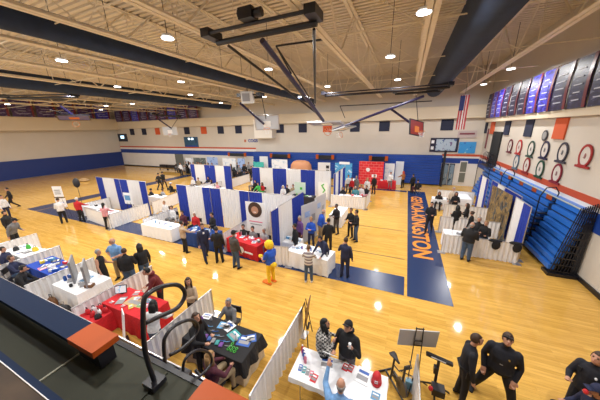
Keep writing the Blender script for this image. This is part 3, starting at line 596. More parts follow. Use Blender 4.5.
bag('black',(-9.7,2.85,.0),30,.42,'black bag on the floor below the grey display panels'); bag('brown',(-10.7,2.95,.0),10,.35,'brown bag on the floor at the left of the display table')
# --- T5 clutter
for k,(c,x,y) in enumerate((('white',-.7,.1),('sky blue',-.45,.2),('black',.1,.12),('white',.3,-.1),('white',-.1,-.1),('yellow',-.55,-.05),('black',.6,.15),('blue',.75,-.15),('pink',.0,-.25),('white',.62,-.2),('black',-.25,.25),('red',.45,.28))):
    (leaflet if k%2==0 else carton)(*((c,on(T5,x,y),k*33,.24,.3,'%s brochure on the bright blue cloth at the left edge, %s one'%(c,ORD[k])) if k%2==0 else (c,on(T5,x,y),k*33,(.2,.14,.1),'%s carton on the bright blue cloth at the left edge, %s one'%(c,ORD[k]))))
for k,(c,x,y) in enumerate((('white',-.6,.1),('green',-.1,.15),('black',.3,-.05),('yellow',.55,.15),('white',.1,-.2),('black',-.35,-.15))): (bag if k%2 else leaflet)(*((c,on(T5b,x,y),k*20,.2,'%s bag on the far left white table of the near row'%c) if k%2 else (c,on(T5b,x,y),k*50,.25,.3,'%s leaflet on the far left table of the near row, %s item'%(c,ORD[k]))))
# --- middle row items
def clutter(T,L,D,n,seed,where,cols):
    rs=random.Random(seed); used={}
    for k in range(n):
        c=cols[k%len(cols)]; x=-L/2+L*(k+.5)/n; y=rs.uniform(-D/2,D/2)*.8; kind=rs.randrange(3); pos='%s from left'%ORD[k]
        if kind==0: leaflet(c,on(T,x,y),rs.uniform(-40,40),.2,.26,'%s leaflet on the %s, %s'%(c,where,pos))
        elif kind==1: bottle(c,on(T,x,y),'%s bottle on the %s, %s'%(c,where,pos))
        else: carton(c,on(T,x,y),rs.uniform(-40,40),(.2,.14,.11),'%s box on the %s, %s'%(c,where,pos))
clutter(T6,1.9,.5,6,1,'long white table',['white','sky blue','grey','blue'])
clutter(T7,1.6,.5,8,2,'navy table behind the person in the suit',['sky blue','white','blue','black','white'])
clutter(T8,1.6,.5,9,3,'red table beside the mascot',['white','pink','white','grey','red'])
clutter(T9,1.8,.5,9,4,'white table before the striped-jumper person',['white','sky blue','purple','grey','blue'])
clutter(T9b,.7,.5,4,5,'short table beside the striped-jumper person',['sky blue','white','grey'])
clutter(T10,1.3,.4,4,6,'white table near the red-shirted person',['black','white'])
clutter(T11,1.5,.4,5,7,'white table near the pink-shirted person',['black','pink','grey'])
clutter(T12,1.5,.5,5,8,'white table at the nearest right booth',['white','grey','yellow'])
clutter(T13,1.3,.5,4,9,'white table beyond the walking officer',['sky blue','white','black'])
clutter(T16,1.4,.4,5,10,'dark far-row table',['green','white','black'])
clutter(T17,1.4,.4,6,11,'green far-row table',['red','green','black','white'])
clutter(T17b,1.1,.4,5,12,'far-row table of red trays',['red','red','green'])
clutter(T18,1.4,.4,4,13,'left far-row table',['white','brown'])
clutter(T20,1.4,.4,6,14,'middle aisle blue table',['purple','white','orange','black'])
clutter(T21,1.3,.4,4,15,'table of the seated crowd',['white','blue','red'])
clutter(T24,1.8,.4,5,16,'centre back-row table',['black','white','blue'])
clutter(T23,1.8,.4,5,17,'left back-row table',['white','blue','black'])
clutter(T14,1.3,.4,4,18,'small red table by the doors',['white','pink'])
# laptop
bag('black',on(T12,1.1,.1,-T12[3]+.0),0,.4,'black bag on the floor at the nearest right booth')
t=thing('yellow_cushion','yellow cloth bundle beside the camouflage backdrop','cushion',on(T12,.55,.1)); MB().ell((0,0,.13),(.22,.2,.13),12,8).build('body',im('yellow'),t,smooth=True); MB().box((0,0,.25),(.1,.1,.03)).build('knot',im('yellow'),t)
for k in range(2):
    t=thing('dark_coat','dark coat heaped on the divider at the near right booth, %s'%['left heap','right heap'][k],'coat',(3.9+.72*k,11.95,HL)); b=MB(); b.ell((0,0,.02),(.27,.10,.07),10,6); b.ell((.04,-.07,-.15),(.16,.04,.22),8,6); b.ell((-.1,.06,-.12),(.1,.04,.2),8,6); b.build('body',BLACK,t,smooth=True); MB().ell((-.1,.0,.06),(.1,.07,.035),8,5).build('collar',BLACK,t)
# sign boards
def easel(label,p,rz,w,h,z,pm,back=False,th=.02,extra=None,tilt=.12):
    t=thing('easel_sign',label,'sign',(p[0],p[1],0),R_(rz)); b=MB().box((0,0,z),(w,th,h),rot=(tilt if not back else -tilt,0,0)); b.build('sign_board',pm,t)
    for s in (-1,1): MB().tube([(s*.3,-.08,0),(s*.06,.05,z+h/2)],.014,6).build('leg',BLKM,t)
    MB().tube([(0,.45,0),(0,.07,z+h*.4)],.014,6).build('rear_leg',BLKM,t); MB().box((0,-.03,z-h/2-.02),(w*.5,.06,.02)).build('ledge',BLKM,t)
    return t
t=easel('white board sign in two panels on a stand at the left',at(65.5,216.5),25,.62,.75,1.85,PAPER,tilt=0); MB().box((0,0,1.05),(.7,.03,.62)).build('lower_panel',PAPER,t); MB().box((.1,-.03,1.0),(.25,.01,.18)).build('blue_logo',im('blue'),t); MB().box((0,0,1.43),(.72,.03,.05)).build('dark_bar',im('black'),t)
for k in range(3): MB().box((0,-.03,1.7+.13*k),(.4,.01,.05)).build('text_row',im('grey'),t)
t=thing('balloon_bunch','dark feathered bundle on a pole beside the white board sign','decoration',(at(79,217)[0]-1.0,9.3,0)); MB().tube([(0,0,0),(0,0,2.1)],.015,6).build('pole',BLKM,t); MB().ell((0,0,2.25),(.22,.2,.36),10,8).build('bundle',im('black'),t,smooth=True)
t=easel('white placard hanging before the blue drape at the left booths',(-17.35,9.9),5,.75,.8,1.35,PAPER,tilt=0); MB().box((0,-.03,1.4),(.5,.01,.35)).build('blue_print',im('sky blue'),t)
# grey sign at lower right seen from behind
sx,sy=.62,4.75
t=thing('easel_sign','grey rectangular sign on a black stand, back to the balcony','sign',(sx,sy,-.0),R_(17))
c0=at(395,333,1.62); 
MB().box((0,.0,1.34),(.80,.02,.46),rot=(.1,0,0)).build('sign_board',mat('sign_grey',(.5,.5,.52),.5),t)
for s in (-.07,.07): MB().tube([(s*1.6,-.05,.05),(s,-.03,1.65)],.011,6).build('mast',BLKM,t)
for z in (1.18,1.3,1.62): MB().box((0,-.035,z),(.17,.02,.02)).build('rung',BLKM,t)
for a in (0,2.1,4.2): MB().tube([(0,-.05,.3),(.35*math.cos(a),.35*math.sin(a),.02)],.012,6).build('foot',BLKM,t)
t=thing('blue_paper_bag','light blue paper bag on the floor beneath the grey sign','bag',(*at(408,388),0)); MB().box((0,0,.12),(.14,.1,.24)).build('body',mat('pale_blue_bag',(.2,.4,.55),.6),t); MB().tube([(-.05,0,.24),(-.03,0,.32),(.03,0,.32),(.05,0,.24)],.008,5).build('handle',im('white'),t)
# exercise bikes / tripod
def bike(label,x,y,rz,seat=True):
    t=thing('exercise_bike',label,'exercise bike',(x,y,0),R_(rz)); G=mat('bike_dark',(.02,.022,.026),.35)
    MB().tube([(0,-.5,.04),(0,.5,.04)],.03,8).build('base_rail',G,t)
    for yy in (-.5,.5): MB().tube([(-.25,yy,.03),(.25,yy,.03)],.03,8).build('foot_bar',G,t)
    MB().tube([(0,-.2,.05),(0,-.12,.85)],.032,8).build('seat_post',G,t); MB().loft([[Vector((w*math.cos(a),yy,.9+.025*math.sin(a))) for a in np.linspace(0,6.283,11)[:-1]] for yy,w in ((-.28,.10),(-.2,.11),(-.05,.06),(.1,.03))]).build('saddle',im('black'),t,smooth=True)
    MB().tube([(0,.3,.05),(0,.36,1.0)],.032,8).build('handle_post',G,t); MB().tube([(-.25,.2,1.02),(-.2,.38,1.0),(.2,.38,1.0),(.25,.2,1.02)],.018,8).build('handlebar',G,t)
    MB().tube([(-.03,.32,.35),(.03,.32,.35)],.24,20).build('flywheel',mat('flywheel_grey',(.1,.1,.11),.3,.8),t); MB().box((0,.1,.35),(.06,.4,.18)).build('chain_guard',G,t)
    for s in (-1,1): MB().tube([(0,.05,.33),(s*.1,.05,.33+s*.15),(s*.17,.05,.33+s*.15)],.014,6).build('pedal_crank',G,t)
    MB().box((0,.42,1.1),(.16,.03,.12)).build('console',im('black'),t); return t
bike('dark exercise bike standing beside the white table',*at(394,386),215).scale=(.75,.75,.85)
bx,by=at(437,362,.95)
t=thing('display_gun_stand','black long-bodied device on an upright tripod stand at lower right','device',(bx+.03,by,0),0); MB().box((.0,0,1.05),(.5,.08,.055),rot=(0,.18,0)).build('body',im('black'),t); MB().box((-.02,-.042,1.06),(.28,.01,.02),rot=(0,.18,0)).build('white_lettering',im('white'),t)
MB().tube([(0,0,.3),(0,0,1.02)],.03,8).build('post',BLKM,t); MB().box((-.03,0,.75),(.08,.1,.16)).build('clamp',BLKM,t); MB().box((.05,-.12,.35),(.24,.2,.16)).build('drive_housing',im('black'),t); MB().ell((-.1,-.2,.42),(.05,.05,.05),8,6).build('red_knob',im('red'),t)
for a in (.5,2.6,4.7): MB().tube([(0,0,.35),(.38*math.cos(a),.38*math.sin(a),.02)],.02,6).build('leg',BLKM,t)
# A-frame banner stand by divider (left of plaid person)
t=easel('folded sign on a black easel beside the divider and the plaid jacket',(-2.05,5.0),100,.5,.8,.9,im('brown')); 
# retractable banner behind red table
def standbanner(label,x,y,rz,w,h,m,parts=(),name='banner_stand'):
    t=thing(name,label,'banner',(x,y,0),R_(rz)); MB().box((0,0,h/2+.05),(w,.02,h)).build('printed_panel',m,t); MB().box((0,0,.04),(w,.2,.07)).build('base_case',PIPE,t); MB().tube([(0,.03,.05),(0,.03,h+.04)],.012,6).build('rear_pole',PIPE,t)
    for nm,cx,cz,ww,hh,m2 in parts:
        if nm.startswith('round'): MB().tube([(cx,-.012,cz),(cx,-.03 if ww>.6 else -.045,cz)],ww/2,20).build(nm,m2,t)
        else: MB().box((cx,-.018,cz),(ww,.012,hh)).build(nm,m2,t)
    return t
SKIN1=mat('photo_skin',(.5,.26,.17),.6)
t=standbanner('white banner with a round smiling portrait behind the red table',-6.8,9.75,0,1.15,2.15,PAPER,(('round_photo',0,1.8,.82,.8,mat('photo_dark',(.06,.03,.02))),('round_face',0,1.78,.42,.5,SKIN1),('text_row',0,1.15,.8,.05,im('pink')),('text_row',0,1.0,.7,.04,im('grey'))))
MB().box((0,-.048,1.68),(.16,.008,.035)).build('smile',PAPER,t)
CAMO=blotch('camouflage_brown_print',[(.03,.03,.03),(.16,.11,.05),(.30,.20,.07),(.08,.09,.10),(.02,.02,.02)],3.0,.6,(1,1,.5),[0,.4,.5,.57,.66])
t=standbanner('tall dark brown camouflage backdrop at the right booths',4.75,15.15,-86,2.4,2.45,CAMO)
red=brickred()
xa,xb=xof(359,25.2,1.6),xof(383.5,25.2,1.6)
t=standbanner('large red grid backdrop against the back wall',(xa+xb)/2,25.2,0,xb-xa,2.4,red,(('round_mark',-.3,1.6,.4,.4,PAPER),('white_plate',.35,1.0,.5,.3,PAPER)))
def disp(u0,u1,Y,zt,zb,m,label,parts=()):
    xa,xb=xof(u0,Y,(zt+zb)/2),xof(u1,Y,(zt+zb)/2); w=xb-xa
    t=thing('backdrop_display',label,'display',((xa+xb)/2,Y,0)); MB().box((0,0,(zt+zb)/2),(w,.05,zt-zb)).build('printed_panel',m,t)
    for s in (-1,1): MB().tube([(s*w*.4,.06,0),(s*w*.4,.06,zb+.3)],.02,6).build('leg',PIPE,t)
    for nm,cx,cz,ww,hh,m2 in parts: MB().box((cx*w,-.035,zb+cz*(zt-zb)),(ww*w,.02,hh*(zt-zb))).build(nm,m2,t)
    return t
LB=blotch('light_blue_display',[(.10,.18,.42),(.3,.42,.7),(.5,.62,.8)],2.2); TL=blotch('teal_display',[(.02,.25,.35),(.05,.45,.4),(.02,.12,.35)],2); WD=blotch('white_display_print',[(.72,.75,.8),(.5,.6,.72),(.25,.3,.4)],2.6,pos=[0,.56,.68]); TNI=mat('tan_inflatable',(.52,.24,.12),.6); SKD=blotch('blue_sky_display',[(.02,.12,.4),(.08,.35,.65),(.5,.65,.8)],1.8)
GRD=mat('dark_grey_door',(.10,.11,.11),.5)
disp(176,184,26.3,2.5,.0,GRD,'dark grey upright panel at the back left')
disp(186,193,25.4,2.1,.9,WD,'pale printed display beside the grey panel'); disp(194,206,25.2,2.2,.8,blotch('grey_mixed_display',[(.3,.33,.33),(.1,.12,.12),(.5,.55,.5)],3),'grey patterned display behind the dark crowd')
disp(207.5,218,25.2,2.35,.7,LB,'lavender blue display in the back row'); disp(223,236,25.0,2.3,.6,WD,'white printed display at the left of the centre back row'); disp(238,245,25.2,2.3,.9,LB,'narrow blue display behind the centre crowd'); disp(253.5,264,24.8,2.0,.6,TL,'teal and blue curved display in the back row'); disp(260,268,25.6,2.6,.9,mat('plain_white_display',(.7,.7,.72)),'plain white panel behind the teal display')
disp(272,287.5,24.8,2.4,.6,WD,'white printed display with blue sketches in the back row'); disp(318,330,22.8,2.5,.4,mat('plain_white_display',(.7,.7,.72)),'white banner panel with dark pictures at centre back',(('picture',.3,.8,.25,.14,im('black')),('picture',.3,.6,.25,.14,im('black')),('picture',-.2,.35,.2,.12,im('grey'))))
disp(335,352,24.4,2.3,.5,SKD,'bright blue sky display at centre back',(('white_sign',.05,1.0,.6,.14,PAPER),)); disp(384.5,394,26.0,2.2,.0,WD,'white panel right of the red backdrop'); disp(395,403,26.3,2.4,.0,mat('pale_blue_panel',(.6,.66,.75)),'pale panel at the end of the blue bleachers')
t=thing('inflatable_dome','tan rounded inflatable in the back row','inflatable',(xof(301,24.8,1.5),24.8,.0)); b=MB(); b.loft([[Vector((1.25*s*math.cos(a),.8*s*math.sin(a),z)) for a in np.linspace(0,6.283,21)[:-1]] for z,s in ((0,.92),(.4,1),(1.3,1.02),(1.9,.95),(2.2,.78),(2.35,.45))]).build('shell',TNI,t,smooth=True); MB().box((-.3,-.82,1.35),(.9,.06,.1)).build('seam_band',im('white'),t)
t=thing('green_poster','white poster with a green figure in the far row','poster',(xof(323,16.9,1.2),16.9,.75)); MB().tube([(0,.03,-.75),(0,.03,.3)],.02,6).build('stand_pole',PIPE,t); MB().box((0,0,.55),(.75,.03,1.1)).build('sheet',PAPER,t); MB().tube([(.0,-.03,.3),(.15,-.03,.5),(0,-.03,.7),(-.1,-.03,.85),(.08,-.03,.95)],.05,6).build('green_figure',im('green'),t)
t=thing('small_poster','pale green poster before the white curtain in the far row','poster',(xof(300,17.2,1.2),17.2,.75)); MB().tube([(0,.03,-.75),(0,.03,.3)],.02,6).build('stand_pole',PIPE,t); MB().box((0,0,.45),(.95,.03,.9)).build('sheet',mat('mint',(.6,.75,.65)),t); MB().box((.1,-.02,.4),(.2,.01,.2)).build('green_mark',im('green'),t)
# display boards in end booth of middle row (x 300-318)
for k,(x,y,r) in enumerate(((-4.3,11.0,72),(-4.25,12.6,80))):
    t=standbanner('grey-white upright display board inside the end booth, %s one'%['nearer','farther'][k],x,y,r,1.3,2.0,mat('pale_grey_board',(.5,.51,.56),.6),(('picture',-.2,1.5,.4,.3,LB),('picture',.3,1.2,.3,.4,im('grey'))))
t=thing('lettered_table_banner','dark blue lettered strip with orange marks on the far row table','sign',(-7.9,13.0,.45)); MB().box((0,0,.12),(1.7,.02,.24)).build('strip',im('blue'),t)
for k in range(5): MB().box((-.6+.3*k,-.015,.12),(.12,.01,.14)).build('mark',im(['white','orange'][k%2]),t)
# stacked black chairs/carts at the back left
for k,u in enumerate((162,170)):
    x=xof(u,25.8,.5); t=thing('black_cart','low black cart against the back left wall, %s one'%['left','right'][k],'cart',(x,26.2,0)); MB().box((0,0,.45),(1.9,.6,.08)).build('deck',im('black'),t); MB().box((0,0,.65),(1.5,.5,.3)).build('load',im('black'),t)
    for s in (-.8,.8): MB().tube([(s,-.2,.1),(s,-.15,.1)],.1,12).build('wheel',im('black'),t)
t=thing('beige_mat_pile','beige heap on the floor of the left end court','mat pile',(*at(84,181),0)); b=MB(); b.ell((0,0,.12),(.9,.5,.14),12,6); b.build('lower_mat',im('tan'),t,smooth=True); MB().ell((.1,0,.25),(.5,.3,.12),10,6).build('upper_mat',im('tan'),t,smooth=True)
# ================================================================ BASKETS
GLASS=mat('backboard_pale',(.55,.6,.68),.15)
def rig(label,bar,mast,extra,board_rot,bc,col):
    """bar: two world pts, mast: two pts"""
    o0=Vector(bar[0])*.5+Vector(bar[1])*.5; t=thing('basketball_backstop',label,'basketball backstop',o0)
    L=lambda p:(Vector(p)-o0)
    d=(Vector(bar[1])-Vector(bar[0])).normalized()
    MB().tube([L(bar[0]),L(bar[1])],.085,8).build('pivot_bar',BLKM,t); off=Vector((0,-.45,.12)); MB().tube([L(bar[0])+off,L(bar[1])+off],.05,8).build('upper_bar',BLKM,t)
    for k,p in enumerate(bar):
        q=L(p)+off*.5; MB().box(q+Vector((0,0,.08)),(.3,.62,.22)).build('truss_clamp',BLKM,t)
    MB().tube([L(mast[0]),L(mast[1])],.09,8).build('mast',NAVYM,t)
    for a,c,r in extra: MB().tube([L(a),L(c)],r,6).build('brace',BLKM,t)
    bt=bpy.data.objects.new('backboard',None)
    b=MB(); b.box((0,0,0),(1.83,.05,1.07)); o=b.build('backboard',col,t); o.location=L(bc); o.rotation_euler=board_rot
    MB().box((0,-.03,-.1),(.6,.02,.45)).build('target_square',im('orange') if col is not GLASS else PAPER,o)
    for c,dd in (((0,0,.56),(1.95,.09,.06)),((0,0,-.56),(1.95,.09,.07)),((.94,0,0),(.06,.09,1.12)),((-.94,0,0),(.06,.09,1.12))): MB().box(c,dd).build('board_frame',PIPE if col is GLASS else BLKM,o)
    MB().tube([(.23*math.cos(a),-.4+.23*math.sin(a),-.35) for a in np.linspace(0,6.283,17)],.015,5).build('rim',im('orange'),o)
    b=MB()
    for k in range(10):
        a=k*.628; b.tube([(.23*math.cos(a),-.4+.23*math.sin(a),-.35),(.14*math.cos(a+.3),-.4+.14*math.sin(a+.3),-.6),(.12*math.cos(a),-.4+.12*math.sin(a),-.78)],.008,4)
    b.build('net',im('white'),o); return t
e=(-4.35,13.3,6.15)
rig('large black ceiling backstop frame nearest the balcony, arm folded away',((-5.75,6.9,8.35),(-2.45,6.9,8.35)),((-4.3,7.2,8.3),e),[((-5.5,7.1,8.3),(-4.4,12.6,6.45),.045),((-2.6,7.1,8.3),(-4.2,11.6,6.9),.045),((-4.9,9.2,8.75),(-4.35,12.0,6.8),.03),((-2.9,9.2,8.7),(-4.9,9.2,8.75),.035),((-4.9,9.2,8.75),(-4.2,9.0,7.7),.03)],(R_(82),0,0),(-4.35,13.9,6.0),GLASS)
mt=thing('winch_motor','black winch motor on the nearest backstop frame','motor',(-4.15,6.3,8.62)); MB().box((0,0,.0),(.42,.34,.26)).build('housing',BLKM,mt); MB().tube([(.2,0,0),(.42,0,0)],.11,12).build('drum',BLKM,mt); MB().ell((-.22,0,.05),(.12,.12,.14),8,6).build('gearbox',BLKM,mt)
p=atY(333,130,19.6); q=atY(424,96,19.6); w=atY(418,128,21.5); w0=atY(391,109,21.5)
rig('middle black backstop frame with a long navy arm pointing left',(atY(325,96,19.0),atY(450,87,19.0)),(q,p),[(atY(340,106,20.5),atY(432,101,20.5),.04),(atY(340,106,20.5),atY(345,118,20.5),.03)],(R_(75),0,R_(75)),(p[0]+.9,p[1],p[2]+.1),GLASS)
rig('backstop with an orange and red backboard near the right duct',(atY(395,94,21.8),atY(440,91,21.8)),(w0,(w[0]-.3,w[1]+.4,w[2]+.2)),[((w[0],w[1]+.5,w[2]+.3),atY(416,95,21.9),.03)],(R_(-10),R_(8),R_(58)),(w[0]-.1,w[1],w[2]),mat('orange_red_backboard',(.30,.03,.02),.4))
rig('left backstop with a pale lit backboard before the back wall',(atY(243,98,15.5),atY(262,97,15.5)),(atY(240,103,15.5),atY(264,124,17)),[(atY(262,98,15.5),atY(266,119,17),.03)],(R_(20),0,R_(20)),atY(267,122.5,17.2),GLASS)
BBL=mat('blue_white_backboard',(.03,.06,.45),.3)
a0=at(8,100,8.2); rig('backstop with a blue-framed backboard seen edge-on at the far left',((a0[0],a0[1],8.3),(at(80,106,8.2)[0]+6,a0[1]+2,8.3)),(atX(60,106,-24),atX(73,115,-24)),[(atX(50,110,-24),atX(73,115,-24),.03)],(R_(75),R_(0),R_(60)),atX(74,117.5,-24),BBL)
rig('small distant backstop hanging at the back left',(atY(155,115,24),atY(180,117,24)),(atY(158,119,24),atY(171,128,24.5)),[(atY(178,118,24),atY(171,129,24.5),.03)],(R_(10),0,R_(30)),atY(170,131,24.5),GLASS)
t=thing('speaker_box','white speaker box on the long left duct','speaker',(xof(247,15,8.4),15,7.9)); MB().box((0,0,0),(.8,.6,.75),rot=(.2,0,.4)).build('cabinet',FIXM,t); MB().box((.1,-.34,-.05),(.5,.02,.5),rot=(.2,0,.4)).build('grille',im('grey'),t)
MB().tube([(0,0,.3),(0,0,.9)],.03,6).build('bracket',BLKM,t)
# ================================================================ PEOPLE
SK={'light':(.52,.27,.18),'tan':(.38,.19,.11),'dark':(.09,.042,.025),'brown':(.20,.09,.05)}
HC={'brown':(.045,.022,.012),'black':(.008,.008,.009),'grey':(.30,.29,.28),'white':(.6,.58,.55),'blonde':(.32,.19,.08),'red':(.4,.05,.02),'lightbrown':(.14,.07,.03)}
CC={'black':(.010,.010,.013),'uniform':(.008,.009,.016),'navy':(.015,.02,.06),'white':(.72,.72,.74),'light blue':(.16,.32,.58),'blue':(.02,.09,.50),'red':(.50,.015,.02),'dark red':(.13,.012,.015),'grey':(.17,.17,.18),'light grey':(.36,.36,.38),'brown grey':(.07,.062,.058),'beige':(.50,.38,.27),'pink':(.62,.28,.32),'jeans':(.05,.09,.17),'maroon':(.08,.015,.03),'yellow':(.85,.55,.02),'orange':(.75,.16,.01),'teal':(.06,.22,.26),'green':(.06,.4,.08),'khaki':(.35,.27,.16),'orange brown':(.35,.13,.04),'purple':(.12,.05,.22),'cream':(.60,.52,.44),'lime':(.35,.6,.05)}
def sk(c): return mat('skin_'+c,SK[c],.55)
def cl(c): return plaid() if c=='plaid' else stripe() if c=='stripe' else fab('cloth_'+c.replace(' ','_'),CC[c],.15)
def hr(c): return mat('hair_'+c,HC[c],.6,var=.3,scale=30,bump=.3)
def stripe():
    if 'striped_knit' in MATS: return MATS['striped_knit']
    m=mat('striped_knit',(.6,.6,.6),.9); n=m.node_tree.nodes; l=m.node_tree.links; tc=n.new('ShaderNodeTexCoord'); w=n.new('ShaderNodeTexWave'); w.bands_direction='Z'; w.inputs['Scale'].default_value=2.6
    r=n.new('ShaderNodeValToRGB'); r.color_ramp.elements[0].color=(.75,.73,.7,1); r.color_ramp.elements[1].color=(.22,.18,.2,1); r.color_ramp.elements[1].position=.8
    l.new(tc.outputs['Object'],w.inputs['Vector']); l.new(w.outputs['Color'],r.inputs['Fac']); l.new(r.outputs['Color'],n['Principled BSDF'].inputs['Base Color']); return m
ARM={'down':((.22,.08,-1),(.05,.28,-1)),'hold':((.22,.22,-1),(-.35,.95,.10)),'reach':((.2,.75,-.65),(-.05,.95,-.35)),'pocket':((.24,-.12,-.96),(-.12,.42,-.9)),'cross':((.28,.3,-1),(-.95,.5,.15)),'mouth':((.35,.35,-.8),(-.5,.45,.95)),'hip':((.7,-.2,-.7),(-.75,.35,-.5)),'table':((.3,.6,-.7),(-.45,.85,-.08)),'back':((.3,-.3,-.9),(-.5,-.25,-.8)),'up':((.3,.8,.2),(-.1,.6,.9)),'swing':((.15,-.45,-.9),(.0,.1,-1)),'swingf':((.12,.45,-.9),(0,.7,-.7))}
def rings(b,segs,nn=14,mi=0):
    rg=[]
    for c,u,v,a,d in segs: rg.append([Vector(c)+Vector(u)*a*math.cos(t)+Vector(v)*d*math.sin(t) for t in np.linspace(0,2*math.pi,nn+1)[:-1]])
    b.loft(rg,mi)
def capsule(b,p,q,r0,r1,n=10):
    p=Vector(p);q=Vector(q); d=(q-p); L=d.length; t=d/L; pts=[];rad=[]
    for k in (-.95,-.6,0): pts.append(p+t*k*r0); rad.append(r0*math.sqrt(max(0.02,1-k*k)))
    pts.append((p+q)/2); rad.append((r0+r1)/2*1.03)
    for k in (0,.6,.95): pts.append(q+t*k*r1); rad.append(r1*math.sqrt(max(0.02,1-k*k)))
    b.tube(pts,0,n,0,True,rad)
def person(label,loc,face,H=1.75,W=1.0,lean=0,legs='stand',aL='down',aR='down',top='black',pants='black',skin='light',hair='brown',hs='short',sleeve=1,shoes='black',head=(0,0),near=0,group=None,skirt=None,cat='person',anchor='feet',tuck=True,hood=False,seatz=.47,cap=None):
    s=H/1.75; near=near
    HZ={'sit':seatz+.04}.get(legs,.93*s)
    hip=Vector((0,0,HZ)); A=lambda x,y,z:Vector((x*s,y*s,z*s))
    if legs=='sit':
        L=[(Vector((q*.10*s,0,HZ)),Vector((q*.15*s,.43*s,HZ+.03)),Vector((q*.15*s,.42*s,.09*s))) for q in (-1,1)]
    elif legs=='wide': L=[(A(q*.10,0,.93),A(q*.24,.05,.50),A(q*.33,.02 if q<0 else -.1,.09)) for q in (-1,1)]
    elif legs=='walk': L=[(A(q*.09,0,.92),A(q*.10,.16 if q>0 else .02,.50),A(q*.10,.26 if q>0 else -.34,.09 if q>0 else .14)) for q in (-1,1)]
    else: L=[(A(q*.09,0,.92),A(q*.11,.03,.50),A(q*.125,.02*q,.09)) for q in (-1,1)]
    le=R_(lean); t=Vector((0,math.sin(le),math.cos(le))); f=Vector((0,math.cos(le),-math.sin(le))); x=Vector((1,0,0))
    b=MB(); P=lambda k:hip+t*k*s
    w=W
    wb=w*(1+max(0,w-1)*.5)
    rings(b,[(P(a),x,f,c*s*w,d*s*(wb if .0<a<.35 else w)) for a,c,d in ((-.12,.10,.09),(-.06,.165,.125),(.03,.175,.13),(.16,.158,.122),(.30,.178,.130),(.39,.188,.120),(.445,.160,.10),(.485,.095,.075),(.53,.062,.06))],16)
    neck=P(.50); hd=P(.70)+f*.03*s
    capsule(b,neck,P(.62)+f*.02*s,.058*s,.054*s)
    yaw,pit=R_(head[0]),R_(head[1]); HM=Matrix.Rotation(yaw,3,'Z')@Matrix.Rotation(-pit-le*.5,3,'X')
    b.ell(hd,(.077*s,.096*s,.118*s),14,10,0,HM); b.ell(hd+HM@Vector((0,.03*s,-.06*s)),(.056*s,.066*s,.062*s),10,8,0,HM)
    if near or True:
        b.ell(hd+HM@Vector((0,.100*s,-.018*s)),(.014*s,.02*s,.028*s),6,6,0,HM)
        for q in (-1,1): b.ell(hd+HM@Vector((q*.078*s,.0,-.01*s)),(.012*s,.022*s,.034*s),6,6,0,HM)
    bones=[(P(-.06),P(.42),'top',.16*w),(neck+t*.06*s,hd,'skin',.07),(hd,hd+HM@Vector((0,.02,.06)),'skin',.09)]
    hands=[]
    for q,arm in ((-1,aL),(1,aR)):
        ua,fa=ARM[arm]; sh=P(.415)+x*q*.172*s*w
        d1=(x*ua[0]*q+f*ua[1]+t*ua[2]).normalized(); el=sh+d1*.29*s
        fv=(x*fa[0]*q+f*fa[1]+t*fa[2]).normalized(); wr=el+fv*.25*s
        k=1.0+.2*(sleeve>0)
        capsule(b,sh-x*q*.02*s,el,.062*s*w**.6*k,.046*s*k); capsule(b,el,wr,.046*s*k,.031*s*k)
        pc=wr+fv*.055*s
        b.tube([wr-fv*.01*s,wr+fv*.03*s,wr+fv*.075*s,wr+fv*.095*s],0,8,0,True,[.026*s,.036*s,.038*s,.03*s])
        side=fv.cross(t if abs(fv.dot(t))<.8 else f).normalized(); nrm=fv.cross(side)
        fr=max(.010,.0) if near else .011
        for j,(o_,ln) in enumerate(((-.030,.068),(-.010,.080),(.010,.075),(.030,.058))):
            a0=wr+fv*.085*s+side*o_*s; m0=a0+(fv*.9+nrm*-.25+side*o_*3).normalized()*ln*.55*s; e0=m0+(fv*.6-nrm*.75).normalized()*ln*.5*s
            b.tube([a0-fv*.02,m0,e0],0,6,0,True,[fr*s,fr*.95*s,fr*.8*s])
        th=wr+fv*.03*s+side*-.03*s; b.tube([th,th+(-side*.8+fv*.7).normalized()*.035*s,th+(-side*.45+fv*1).normalized()*.07*s],0,6,0,True,[.013*s,.012*s,.010*s])
        bones+= [(sh,el,'top' if sleeve>.3 else 'skin',.05),(el,wr-fv*.01,'top' if sleeve>.8 else 'skin',.04),(wr+fv*.04*s,wr+fv*.16*s,'skin',.035)]
        if sleeve==.5: bones[-3]=(sh,sh+(el-sh)*.7,'top',.05); bones.append((sh+(el-sh)*.85,el,'skin',.045))
        hands.append(wr+fv*.09*s)
    for h0,k0,a0 in L:
        wl=max(w,.85); capsule(b,h0,k0,.094*s*wl**.9,.070*s*wl**.8); capsule(b,k0,a0,.070*s*wl**.8,.056*s*wl**.5)
        fd=Vector((0,1,0)); b.loft([[a0+Vector((0,yy*s,0))+Vector((ww*s*math.cos(tt),0,zz*s*math.sin(tt)-(a0.z if a0.z<.12 else .09)+zz*s)) for tt in np.linspace(0,2*math.pi,11)[:-1]] for yy,ww,zz in ((-.07,.03,.03),(-.05,.042,.045),(.03,.047,.045),(.12,.05,.03),(.19,.035,.02))],0)
        bones+=[(h0,k0,'pants',.08),(k0,a0+(k0-a0)*.15,'pants',.055),(a0-Vector((0,0,.03)),a0+Vector((0,.15*s,-.06*s)),'shoe',.045)]
    if skirt:
        kz=min(L[0][1].z,L[1][1].z)-.02
        if legs!='sit':
            rings(b,[(Vector((0,0,HZ+.05)),x,Vector((0,1,0)),.17*s*w,.13*s*w),(Vector((0,0,HZ-.15)),x,Vector((0,1,0)),.2*s*w,.15*s*w),(Vector((0,0,kz)),x,Vector((0,1,0)),.2*s*w,.16*s*w)])
            bones+=[(Vector((0,0,HZ)),Vector((0,0,kz+.05)),'top' if skirt=='dress' else 'pants',.18)]
    if hood: b.ell(P(.56)-f*.05*s,(.12*s,.1*s,.07*s),10,7)
